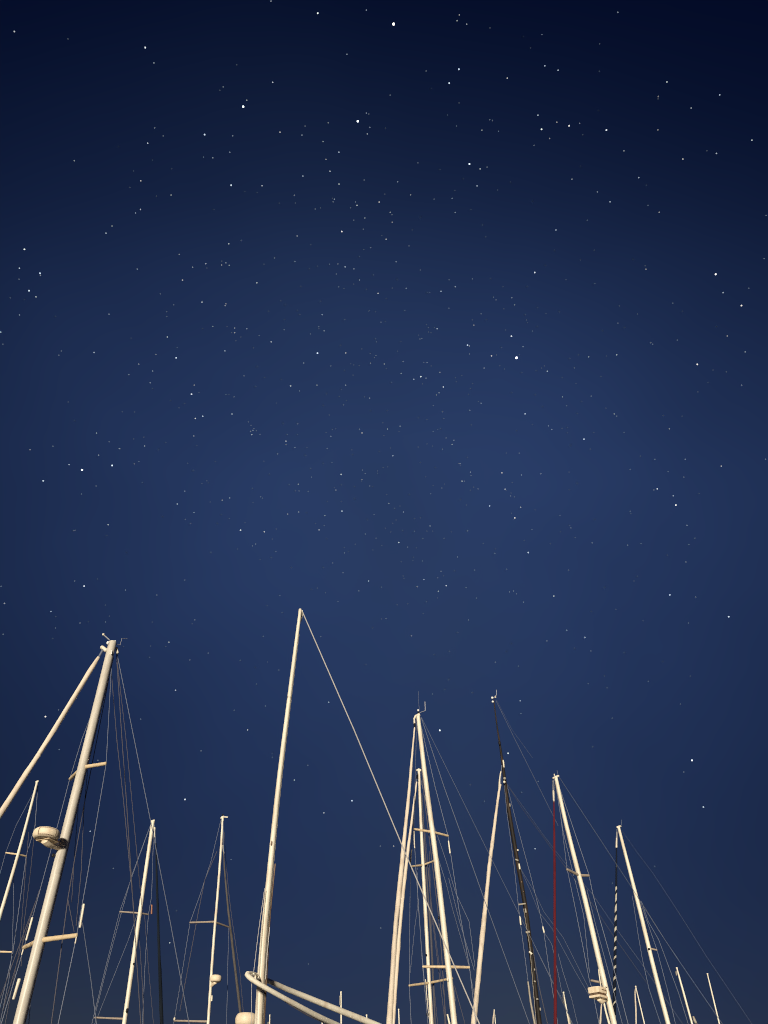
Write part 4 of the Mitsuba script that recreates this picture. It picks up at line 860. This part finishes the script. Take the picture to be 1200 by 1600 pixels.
    (1.86, 61.56, 2, 'sixth white star to the upper right of the brightest middle centre left star'),
    (-22.87, 59.49, 2, 'third white star below the brightest upper centre left star'),
    (-23.34, 59.24, 2, 'fifth white star below the brightest upper centre left star'),
    (-22.34, 59.40, 2, 'fourth white star below the brightest upper centre left star'),
    (-26.86, 58.35, 2, 'second white star to the lower left of the brightest upper centre left star'),
    (-4.54, 61.00, 2, 'third white star to the upper right of the brightest middle centre left star'),
    (-33.05, 56.59, 2, 'third white star to the right of the brightest upper far left star'),
    (34.63, 56.09, 2, 'nearest white star to the left of the brightest upper far right star'),
    (-41.86, 52.92, 2, 'second white star to the lower right of the brightest upper far left star'),
    (-3.62, 60.26, 2, 'nearest white star to the upper right of the brightest middle centre left star'),
    (3.24, 59.67, 2, 'fourth white star to the upper right of the brightest middle centre left star'),
    (17.78, 57.80, 2, 'nearest white star to the lower left of the brightest upper centre right star'),
    (-21.42, 56.76, 2, 'third white star to the upper left of the brightest middle centre left star'),
    (17.93, 57.26, 2, 'second white star to the lower left of the brightest upper centre right star'),
    (-21.46, 56.62, 2, 'second white star to the upper left of the brightest middle centre left star'),
    (-33.86, 52.90, 2, 'third white star to the lower right of the brightest upper far left star'),
    (-41.61, 49.92, 2, 'fourth white star below the brightest upper far left star'),
    (12.15, 56.48, 2, 'nearest white star to the upper left of the brightest middle centre right star'),
    (-22.26, 54.93, 2, 'sixth white star to the left of the brightest middle centre left star'),
    (-19.60, 55.29, 2, 'fourth white star to the left of the brightest middle centre left star'),
    (-18.09, 55.48, 2, 'second white star to the left of the brightest middle centre left star'),
    (-8.09, 56.41, 2, 'nearest white star above the brightest middle centre left star'),
    (38.95, 49.38, 2, 'second white star below the brightest upper far right star'),
    (31.85, 51.35, 2, 'nearest white star to the lower left of the brightest upper far right star'),
    (11.20, 55.05, 2, 'third white star to the left of the brightest middle centre right star'),
    (17.84, 54.19, 2, 'nearest white star to the upper right of the brightest middle centre right star'),
    (39.67, 47.85, 2, 'third white star below the brightest upper far right star'),
    (-27.55, 51.64, 2, 'seventh white star to the upper right of the brightest middle far left star'),
    (24.99, 52.07, 2, 'nearest white star to the right of the brightest middle centre right star'),
    (2.49, 54.40, 2, 'fifth white star to the right of the brightest middle centre left star'),
    (5.55, 54.22, 2, 'eighth white star to the left of the brightest middle centre right star'),
    (-10.27, 53.87, 2, 'nearest white star to the lower left of the brightest middle centre left star'),
    (-1.74, 54.28, 2, 'second white star to the right of the brightest middle centre left star'),
    (0.04, 54.24, 2, 'third white star to the right of the brightest middle centre left star'),
    (-28.92, 50.54, 2, 'fifth white star to the upper right of the brightest middle far left star'),
    (12.64, 53.26, 2, 'second white star to the left of the brightest middle centre right star'),
    (-27.28, 50.45, 2, 'sixth white star to the upper right of the brightest middle far left star'),
    (7.08, 53.41, 2, 'fifth white star to the left of the brightest middle centre right star'),
    (2.18, 53.52, 2, 'fourth white star to the right of the brightest middle centre left star'),
    (-29.50, 49.58, 2, 'third white star to the upper right of the brightest middle far left star'),
    (5.30, 53.07, 2, 'ninth white star to the left of the brightest middle centre right star'),
    (-27.11, 49.59, 2, 'fourth white star to the upper right of the brightest middle far left star'),
    (-22.49, 50.46, 2, 'seventh white star to the left of the brightest middle centre left star'),
    (-8.32, 52.37, 2, 'nearest white star below the brightest middle centre left star'),
    (-4.79, 52.57, 2, 'nearest white star to the lower right of the brightest middle centre left star'),
    (37.96, 45.94, 2, 'fifth white star below the brightest upper far right star'),
    (6.77, 51.90, 2, 'third white star to the lower left of the brightest middle centre right star'),
    (6.44, 51.76, 2, 'fourth white star to the lower left of the brightest middle centre right star'),
    (20.95, 49.87, 2, 'second white star to the lower right of the brightest middle centre right star'),
    (-1.75, 51.68, 2, 'second white star to the lower right of the brightest middle centre left star'),
    (11.66, 50.72, 2, 'nearest white star to the lower left of the brightest middle centre right star'),
    (10.22, 50.32, 2, 'second white star to the lower left of the brightest middle centre right star'),
    (7.01, 50.46, 2, 'fifth white star to the lower left of the brightest middle centre right star'),
    (25.72, 47.54, 2, 'second white star to the upper left of the brightest middle far right star'),
    (-10.11, 49.32, 2, 'second white star below the brightest middle centre left star'),
    (18.70, 48.06, 2, 'third white star to the lower right of the brightest middle centre right star'),
    (1.90, 49.56, 2, 'sixth white star to the lower right of the brightest middle centre left star'),
    (30.32, 45.18, 2, 'third white star above the brightest middle far right star'),
    (0.41, 49.36, 2, 'fifth white star to the lower right of the brightest middle centre left star'),
    (-2.87, 49.30, 2, 'third white star to the lower right of the brightest middle centre left star'),
    (18.96, 47.74, 2, 'fourth white star to the lower right of the brightest middle centre right star'),
    (-15.00, 48.27, 2, 'fourth white star above the brightest lower centre left star'),
    (-15.24, 48.16, 2, 'third white star above the brightest lower centre left star'),
    (-30.35, 44.84, 2, 'nearest white star above the brightest middle far left star'),
    (-21.10, 46.85, 2, 'fifth white star to the upper left of the brightest lower centre left star'),
    (-6.15, 48.64, 2, 'third white star below the brightest middle centre left star'),
    (8.02, 48.22, 2, 'sixth white star to the lower left of the brightest middle centre right star'),
    (-11.09, 47.64, 2, 'fifth white star below the brightest middle centre left star'),
    (7.78, 47.92, 2, 'seventh white star to the lower left of the brightest middle centre right star'),
    (-25.59, 45.11, 2, 'third white star to the right of the brightest middle far left star'),
    (-10.09, 47.51, 2, 'sixth white star below the brightest middle centre left star'),
    (-27.83, 44.35, 2, 'second white star to the upper right of the brightest middle far left star'),
    (-35.17, 42.02, 2, 'third white star to the left of the brightest middle far left star'),
    (-11.90, 46.85, 2, 'second white star to the upper right of the brightest lower centre left star'),
    (-29.42, 43.41, 2, 'nearest white star to the upper right of the brightest middle far left star'),
    (30.63, 42.75, 2, 'second white star above the brightest middle far right star'),
    (8.45, 46.41, 2, 'fourth white star to the upper left of the brightest lower centre right star'),
    (-25.99, 43.66, 2, 'second white star to the right of the brightest middle far left star'),
    (-20.25, 44.36, 2, 'fourth white star to the upper left of the brightest lower centre left star'),
    (9.48, 45.67, 2, 'third white star to the upper left of the brightest lower centre right star'),
    (16.82, 44.69, 2, 'fifth white star above the brightest lower centre right star'),
    (14.82, 44.88, 2, 'fourth white star above the brightest lower centre right star'),
    (-2.42, 45.47, 2, 'fifth white star to the upper right of the brightest lower centre left star'),
    (-9.26, 44.76, 2, 'nearest white star to the upper right of the brightest lower centre left star'),
    (-5.19, 44.57, 2, 'third white star to the upper right of the brightest lower centre left star'),
    (-20.58, 42.72, 2, 'second white star to the upper left of the brightest lower centre left star'),
    (-16.08, 42.94, 2, 'nearest white star above the brightest lower centre left star'),
    (-16.77, 42.67, 2, 'nearest white star to the upper left of the brightest lower centre left star'),
    (0.51, 43.66, 2, 'eighth white star to the left of the brightest lower centre right star'),
    (-8.90, 42.65, 2, 'third white star to the right of the brightest lower centre left star'),
    (2.04, 42.98, 2, 'seventh white star to the left of the brightest lower centre right star'),
    (-19.21, 41.33, 2, 'nearest white star to the left of the brightest lower centre left star'),
    (-10.00, 42.40, 2, 'second white star to the right of the brightest lower centre left star'),
    (-6.17, 42.56, 2, 'fifth white star to the right of the brightest lower centre left star'),
    (-19.28, 40.48, 2, 'second white star to the left of the brightest lower centre left star'),
    (28.68, 38.28, 2, 'nearest white star to the lower right of the brightest middle far right star'),
    (4.75, 41.83, 2, 'third white star to the left of the brightest lower centre right star'),
    (-29.10, 37.78, 2, 'nearest white star above the brightest lower far left star'),
    (8.53, 41.24, 2, 'nearest white star to the left of the brightest lower centre right star'),
]
FAINT = [(3.12,41.48,2), (20.20,38.84,2), (24.42,37.95,2), (-12.76,39.83,2), (23.24,38.08,2), (-13.04,39.66,2), (2.38,40.28,2), (-16.83,38.68,2), (-3.95,39.79,2), (10.95,39.31,2), (27.54,35.84,2), (11.87,38.01,2), (17.53,37.22,2), (5.56,38.32,2), (-4.00,38.27,2), (-32.74,32.65,2), (7.84,36.95,2), (20.29,35.46,2), (-23.38,34.69,2), (12.20,36.32,2), (11.82,36.29,2), (-20.69,34.83,2), (27.34,33.30,2), (12.96,35.40,2), (-17.01,33.57,2), (7.79,34.50,2), (-24.20,32.19,2), (-26.10,31.71,2), (-31.22,29.68,2), (-10.86,33.05,2), (14.44,32.35,2), (5.85,32.27,2), (-12.54,31.12,2), (9.76,31.23,2), (11.68,30.77,2), (5.61,30.20,2), (21.82,28.38,2), (7.53,29.16,2), (-24.68,23.26,2), (-14.50,24.52,2), (-21.83,22.99,2), (-6.06,24.10,2), (11.95,22.67,2), (6.74,22.76,2), (10.59,22.03,2), (18.99,16.65,2), (-18.96,16.54,2), (35.77,72.51,1), (9.79,73.40,1), (41.40,68.58,1), (-32.25,69.80,1), (10.52,72.34,1), (1.34,72.23,1), (-3.18,71.09,1), (20.88,69.53,1), (-15.65,69.69,1), (14.46,69.80,1), (21.89,68.66,1), (-37.44,65.12,1), (26.99,66.92,1), (-30.80,65.33,1), (6.31,67.99,1), (18.40,66.77,1), (-3.57,66.98,1), (39.18,60.92,1), (8.59,65.54,1), (24.05,63.62,1), (-8.68,65.36,1), (-4.88,65.52,1), (38.18,59.75,1), (-5.64,65.11,1), (-11.50,64.69,1), (1.34,64.75,1), (48.12,54.71,1), (6.05,64.45,1), (-5.00,64.31,1), (30.45,60.92,1), (15.77,63.21,1), (-3.38,63.75,1), (3.95,62.60,1), (-3.80,61.87,1), (45.62,52.51,1), (-6.99,61.24,1), (-8.24,61.15,1), (5.46,60.89,1), (-7.11,60.53,1), (-1.58,60.65,1), (15.47,59.48,1), (12.89,59.74,1), (-43.39,51.93,1), (1.99,60.31,1), (9.57,59.97,1), (28.46,56.76,1), (20.14,58.25,1), (-6.60,59.65,1), (42.92,51.43,1), (6.29,59.27,1), (6.61,59.25,1), (-29.46,55.74,1), (15.36,58.16,1), (-43.14,50.58,1), (15.64,57.93,1), (-8.98,58.48,1), (35.67,53.15,1), (-13.73,57.81,1), (-27.52,55.40,1), (9.09,57.98,1), (2.94,58.10,1), (-28.03,54.76,1), (23.27,55.83,1), (13.34,57.19,1), (19.02,56.37,1), (-27.83,54.44,1), (-5.41,57.36,1), (0.22,57.35,1), (-0.42,57.30,1), (29.35,53.55,1), (-8.85,56.65,1), (6.04,56.77,1), (-13.36,56.02,1), (19.40,55.09,1), (-9.86,56.05,1), (-16.39,55.23,1), (5.08,56.02,1), (-1.12,56.09,1), (4.82,55.98,1), (34.45,50.72,1), (-1.00,55.87,1), (-41.52,47.66,1), (31.99,51.19,1), (15.21,54.49,1), (-25.55,52.64,1), (-36.57,49.13,1), (-1.80,54.99,1), (11.06,54.47,1), (-36.59,48.79,1), (-1.05,54.86,1), (-1.25,54.70,1), (5.14,54.25,1), (-6.80,53.90,1), (-15.85,52.98,1), (23.09,51.65,1), (-17.21,52.09,1), (0.96,52.87,1), (-15.61,51.53,1), (10.65,51.94,1), (-26.67,49.26,1), (-5.27,52.23,1), (-10.36,51.78,1), (-18.77,50.43,1), (23.98,49.31,1), (-17.82,50.41,1), (-4.89,51.09,1), (5.94,50.97,1), (21.15,49.15,1), (25.90,47.33,1), (7.09,49.93,1), (-32.68,45.09,1), (-15.68,48.83,1), (-11.71,49.17,1), (-15.31,48.62,1), (-14.93,48.43,1), (6.60,49.20,1), (-6.04,49.17,1), (-14.62,48.29,1), (5.74,49.04,1), (26.09,46.04,1), (-14.15,48.08,1), (-11.13,48.40,1), (7.16,48.46,1), (-28.95,44.57,1), (20.48,46.24,1), (-33.51,42.85,1), (-6.48,47.70,1), (6.64,47.63,1), (-24.18,45.15,1), (15.00,46.53,1), (-8.78,47.00,1), (28.03,43.48,1), (36.87,40.68,1), (-25.65,43.91,1), (-5.81,46.65,1), (-6.74,46.53,1), (-8.10,46.07,1), (25.52,43.34,1), (-2.38,46.20,1), (28.78,42.33,1), (-2.08,45.93,1), (9.50,45.40,1), (-7.92,45.41,1), (29.92,41.59,1), (8.72,45.04,1), (-24.74,42.52,1), (20.20,43.37,1), (-10.21,44.66,1), (-1.55,44.99,1), (-28.64,41.27,1), (6.25,44.67,1), (-13.97,43.96,1), (10.08,44.33,1), (27.00,41.40,1), (-9.46,44.24,1), (-9.10,44.26,1), (-8.13,44.30,1), (5.02,44.29,1), (-29.60,40.39,1), (13.35,43.45,1), (-12.98,43.43,1), (13.72,43.33,1), (-12.79,43.34,1), (-3.16,43.99,1), (1.13,43.28,1), (24.34,40.41,1), (-1.04,42.80,1), (17.83,41.34,1), (-19.87,40.69,1), (-6.16,41.80,1), (18.53,40.44,1), (18.59,40.26,1), (14.88,40.68,1), (1.92,41.57,1), (-1.91,41.29,1), (18.78,39.49,1), (-0.81,40.99,1), (6.10,40.82,1), (28.92,37.25,1), (3.95,40.88,1), (28.27,36.95,1), (-10.71,39.46,1), (7.29,39.32,1), (-11.07,38.98,1), (3.80,39.18,1), (-5.05,38.98,1), (-5.91,38.59,1), (8.82,38.21,1), (6.86,38.29,1), (5.21,37.84,1), (-18.62,36.30,1), (-27.59,34.42,1), (-0.25,37.24,1), (-2.40,36.93,1), (12.42,36.08,1), (-9.82,36.19,1), (8.71,36.09,1), (-4.35,36.06,1), (4.02,36.07,1), (-9.43,34.95,1), (0.19,34.86,1), (26.14,31.70,1), (-27.77,30.98,1), (6.71,33.64,1), (-5.73,33.37,1), (-27.70,30.24,1), (16.62,31.53,1), (17.93,31.16,1), (20.56,30.63,1), (-15.34,31.35,1), (-20.00,30.39,1), (-16.73,30.67,1), (-9.15,30.70,1), (17.15,28.91,1), (-10.89,29.54,1), (18.56,28.43,1), (5.22,29.50,1), (4.14,29.20,1), (23.68,26.48,1), (-9.94,28.04,1), (-25.58,25.74,1), (-12.42,27.54,1), (11.35,27.41,1), (18.42,26.31,1), (-19.52,26.10,1), (16.49,24.59,1), (-8.95,24.77,1), (-8.91,24.51,1), (22.55,22.12,1), (7.71,21.60,1), (-0.28,18.85,1), (-11.07,17.68,1), (15.98,15.91,1), (-14.25,14.41,1), (-0.22,13.82,1), (-5.06,11.72,1), (-4.62,44.99,0.75), (19.27,43.06,0.66), (19.67,44.35,0.56), (-6.73,48.91,0.58), (-26.30,38.12,0.59), (3.65,35.18,0.83), (-19.08,54.43,0.84), (30.62,40.14,0.64), (5.70,46.27,0.64), (5.81,56.99,0.72), (-14.44,58.01,0.71), (6.29,49.15,0.61), (-11.11,60.62,0.64), (-20.57,55.22,0.64), (12.30,65.86,0.62), (-23.36,54.55,0.81), (-2.57,59.62,0.84), (13.17,42.15,0.78), (11.06,39.64,0.56), (-23.09,64.46,0.72), (13.91,56.71,0.76), (-24.37,56.38,0.69), (38.36,66.68,0.69), (-3.89,54.11,0.76), (-54.90,65.66,0.8), (-3.55,39.91,0.75), (20.48,47.21,0.6), (4.93,48.11,0.78), (9.25,44.30,0.67), (6.04,53.94,0.68), (-38.60,51.05,0.8), (12.04,56.88,0.67), (-18.92,31.33,0.84), (6.55,44.96,0.62), (1.94,37.90,0.73), (-0.14,49.82,0.68), (-14.41,39.26,0.84), (-11.41,62.27,0.74), (-3.19,54.07,0.82), (13.04,70.59,0.79), (-13.67,42.90,0.58), (-5.06,53.67,0.57), (2.73,44.33,0.65), (0.41,50.75,0.6), (13.44,43.67,0.56), (23.23,59.23,0.59), (-0.22,40.42,0.66), (20.78,33.76,0.85), (-20.53,46.23,0.58), (12.97,43.93,0.63), (6.34,56.37,0.56), (23.95,52.45,0.59), (-4.58,51.43,0.71), (36.29,47.75,0.76), (-1.11,40.08,0.6), (4.58,63.68,0.78), (-6.02,43.66,0.79), (35.38,47.12,0.79), (19.27,65.14,0.62), (-18.45,50.50,0.56), (15.17,48.24,0.63), (-31.55,71.38,0.68), (18.75,52.25,0.62), (1.69,43.45,0.61), (-38.16,61.11,0.8), (-25.93,45.71,0.79), (20.97,40.48,0.82), (10.18,67.37,0.69), (11.36,32.47,0.65), (32.31,73.04,0.67), (-28.04,31.72,0.77), (4.59,45.61,0.6), (33.79,57.09,0.59), (43.72,69.85,0.75), (-12.11,38.72,0.59), (-17.70,60.22,0.83), (-28.97,37.84,0.8), (3.20,42.46,0.64), (1.24,35.89,0.63), (-8.74,47.61,0.82), (-11.22,40.37,0.73), (19.03,55.78,0.83), (-23.40,48.54,0.71), (20.05,47.64,0.6), (31.87,45.68,0.6), (-27.73,44.36,0.72), (-9.01,38.38,0.72), (2.25,55.87,0.72), (0.13,41.76,0.78), (-24.49,48.86,0.78), (20.16,55.32,0.73), (-22.94,48.97,0.76), (-20.99,44.78,0.69), (29.87,53.07,0.81), (15.09,52.90,0.72), (36.20,52.34,0.59), (13.28,41.64,0.57), (0.42,46.47,0.75), (15.77,71.11,0.6), (-8.88,65.58,0.59), (47.25,60.34,0.62), (19.80,52.42,0.7), (34.14,46.81,0.6), (-19.11,43.56,0.65), (4.99,41.42,0.77), (23.16,46.70,0.68), (17.00,48.43,0.74), (-7.30,50.91,0.85), (26.29,74.48,0.58), (-0.53,47.66,0.78), (-1.22,44.95,0.68), (34.72,56.32,0.63), (18.57,29.27,0.72), (-2.92,55.31,0.57), (-9.97,60.89,0.57), (27.43,53.47,0.79), (26.27,36.65,0.57), (16.93,58.71,0.65), (-41.95,50.98,0.63), (13.95,39.98,0.62), (8.46,46.29,0.57), (4.40,41.45,0.64), (1.20,59.73,0.7), (6.87,41.27,0.56), (-0.01,48.86,0.77), (-12.69,52.40,0.69), (9.01,52.58,0.8), (-18.69,43.85,0.8), (-15.74,41.41,0.76), (18.05,50.53,0.8), (-10.66,64.82,0.67), (-3.65,47.71,0.59), (24.34,40.23,0.63), (4.06,46.73,0.8), (24.94,59.99,0.63), (0.70,41.46,0.69), (9.94,40.17,0.63), (-14.74,52.31,0.84), (-5.80,40.83,0.55), (-14.13,41.30,0.7), (5.80,37.96,0.55), (-0.71,45.98,0.67), (4.08,50.14,0.64), (2.24,35.95,0.71), (0.14,66.11,0.76), (16.44,57.17,0.65), (11.35,50.88,0.77), (-3.92,53.35,0.8), (25.21,57.79,0.77), (4.68,56.27,0.71), (-33.91,46.12,0.79), (15.91,62.37,0.82), (-17.40,64.49,0.62), (10.19,49.22,0.66), (22.90,35.46,0.72), (-23.46,59.50,0.75), (-1.63,50.75,0.79), (-0.34,63.36,0.71), (-4.28,54.18,0.77), (-0.10,46.42,0.63), (-2.05,58.11,0.77), (22.78,50.52,0.66), (-26.82,45.35,0.78), (-25.08,58.68,0.57), (8.12,43.66,0.77), (-6.90,36.88,0.55), (13.62,46.72,0.75), (-14.87,64.78,0.64), (-21.77,50.04,0.69), (22.71,32.56,0.61), (20.62,47.59,0.8), (21.46,51.23,0.63), (5.08,36.31,0.59), (18.70,33.95,0.7), (27.80,58.67,0.62), (20.76,56.59,0.56), (22.06,48.38,0.69), (-3.19,44.92,0.65), (-11.17,30.72,0.55), (0.30,70.26,0.59), (30.21,54.63,0.82), (-4.00,40.22,0.67), (25.09,48.14,0.66), (-13.25,46.13,0.56), (23.29,35.74,0.64), (14.59,53.21,0.63), (-12.90,50.61,0.66), (38.49,50.30,0.79), (-38.73,62.15,0.83), (-30.67,52.04,0.56), (-3.16,62.38,0.78), (-11.59,57.33,0.56), (9.77,52.98,0.69), (-8.11,42.67,0.77), (15.41,51.08,0.75), (-6.38,37.00,0.67), (5.32,44.91,0.61), (21.59,56.02,0.62), (-10.00,48.50,0.61), (13.73,44.45,0.58), (0.91,42.14,0.72), (29.86,58.88,0.67), (-17.91,42.35,0.66), (-3.55,47.37,0.63), (10.32,51.53,0.7), (-34.64,61.55,0.61), (-1.72,42.38,0.67), (32.43,64.30,0.56), (26.83,44.03,0.82), (-23.69,45.83,0.55), (-25.50,31.93,0.8), (46.17,64.88,0.62), (8.30,46.42,0.71), (-32.54,69.51,0.77), (-26.69,62.55,0.69), (-5.49,51.70,0.78), (-11.98,57.58,0.59), (-0.25,34.83,0.76), (5.53,47.93,0.71), (-18.58,54.79,0.62), (-2.39,51.76,0.64), (-34.34,63.63,0.69), (1.25,42.38,0.84), (-5.83,59.57,0.56), (-27.61,47.22,0.68), (-1.03,34.16,0.83), (0.73,47.91,0.65), (-22.00,40.52,0.61), (14.05,66.47,0.7), (-10.21,31.21,0.62), (4.47,32.10,0.64), (22.90,52.41,0.61), (2.86,39.25,0.75), (10.99,52.28,0.67), (3.90,47.92,0.57), (-24.62,33.33,0.82), (17.17,53.68,0.61), (31.74,53.57,0.56), (-12.01,59.30,0.66), (-5.38,44.74,0.55), (-2.91,40.49,0.84), (25.00,28.17,0.61), (-17.17,33.26,0.8), (-5.64,49.23,0.69), (-22.24,30.78,0.61), (-20.14,31.18,0.56), (-24.23,37.31,0.78), (5.09,49.97,0.57), (14.40,54.04,0.77), (16.14,55.67,0.63), (26.90,51.68,0.63), (-4.44,59.94,0.63), (30.24,46.22,0.82), (-41.93,62.86,0.56), (1.86,38.08,0.84), (19.44,52.32,0.63), (-18.50,43.73,0.83), (10.84,31.92,0.77), (21.57,65.34,0.73), (-7.07,41.89,0.66), (1.79,55.17,0.61), (0.33,58.98,0.57), (22.34,45.60,0.65), (37.31,47.23,0.85), (-0.72,46.15,0.58), (-28.78,46.92,0.68), (1.70,39.17,0.74), (-21.20,64.70,0.8), (-5.74,55.48,0.8), (-5.57,36.68,0.66), (-1.17,58.04,0.62), (0.30,44.35,0.82), (-16.76,54.26,0.67), (22.85,49.15,0.62), (14.40,64.39,0.85), (15.54,42.11,0.8), (34.66,65.97,0.56), (-2.48,45.36,0.61), (25.62,50.42,0.83), (-20.51,32.87,0.68), (-1.59,31.43,0.83), (17.53,40.13,0.74), (3.24,40.20,0.59), (3.79,42.49,0.73), (-8.81,56.51,0.55), (-10.87,35.34,0.61), (-4.55,43.73,0.79), (-7.05,51.81,0.58), (-16.76,40.89,0.74), (9.36,46.82,0.76), (-12.45,45.23,0.64), (17.04,52.36,0.72), (-10.96,41.17,0.81), (18.50,49.56,0.61), (-2.17,58.07,0.55), (18.98,55.98,0.8), (-25.88,34.97,0.69), (1.76,49.17,0.72), (-37.22,63.44,0.58), (-15.78,57.09,0.7), (8.70,43.21,0.71), (8.94,52.88,0.7), (32.72,72.25,0.61), (23.32,29.52,0.84), (-6.53,50.24,0.83), (-24.04,32.64,0.74), (6.01,56.44,0.79), (2.94,39.49,0.8), (6.87,56.73,0.62), (-16.55,41.61,0.67), (9.65,44.51,0.77), (4.81,52.66,0.72), (0.28,53.90,0.8), (16.36,39.39,0.72), (-13.50,56.76,0.68), (-19.81,54.91,0.75), (-18.30,45.39,0.56)]
STAR_R = 4000.0
BALL = trimesh.creation.icosphere(subdivisions=1, radius=1.0)
CLASSES = [(0.5, 0.80, 0.09), (1, 0.9, 0.20), (2, 1.0, 0.40), (2.5, 1.1, 0.52), (3, 1.12, 0.6), (3.5, 1.25, 0.8), (4, 1.4, 1.0), (4.5, 1.6, 1.4), (5, 1.9, 1.9), (5.5, 2.45, 2.4)]


def star(az, el, m):
    """centre, radius and radiance"""
    a, e = math.radians(az), math.radians(el)
    d = np.array([math.sin(a) * math.cos(e), math.cos(a) * math.cos(e), math.sin(e)])
    x = [c[0] for c in CLASSES]
    px, L = (float(np.interp(m, x, [c[k] for c in CLASSES])) for k in (1, 2))
    return CAM + d * STAR_R, px / 745.0 * STAR_R / 2, L / GAIN


TINTS = [(0.76, 0.90, 1.0), (0.88, 0.95, 1.0), (1.0, 0.94, 0.86), (0.70, 0.84, 1.0), (0.90, 1.0, 0.94)]
for i, (az, el, m, text) in enumerate(STARS):
    c, r, L = star(az, el, m)
    k = numbered('star')
    tint = (0.86, 0.84, 1.0) if m > 5.3 else TINTS[(i * 7) % 5]
    b = BALL.copy()
    b.apply_scale(r)
    b.apply_translation(c)
    scene[k] = mikit.ply(b, None, smooth=False, emitter={'type': 'area', 'radiance': {'type': 'rgb', 'value': [L * q for q in tint]}, 'sampling_weight': 0.0})
    labels[k] = {'label': text, 'category': 'star', 'group': 'stars'}
BINS = {}
for az, el, m in FAINT:
    c, r, L = star(az, el, m)
    b = trimesh.creation.icosphere(subdivisions=0, radius=1.0)
    b.apply_scale(r)
    b.apply_translation(c)
    BINS.setdefault(0 if m >= 1 else 1, []).append(b)
for q, ms in BINS.items():
    k = 'faint_stars' if q == 0 else 'faintest_stars'
    L = (0.30 if q == 0 else 0.16) / GAIN
    scene[k] = mikit.ply(trimesh.util.concatenate(ms), None, smooth=False, emitter={'type': 'area', 'radiance': {'type': 'rgb', 'value': [L * .76, L * .9, L]}, 'sampling_weight': 0.0})
    labels[k] = {'label': 'barely visible dim stars strewn over the whole blue sky' if q == 0 else 'dust of the very dimmest stars in the glow of the sky', 'category': 'stars', 'kind': 'stuff'}
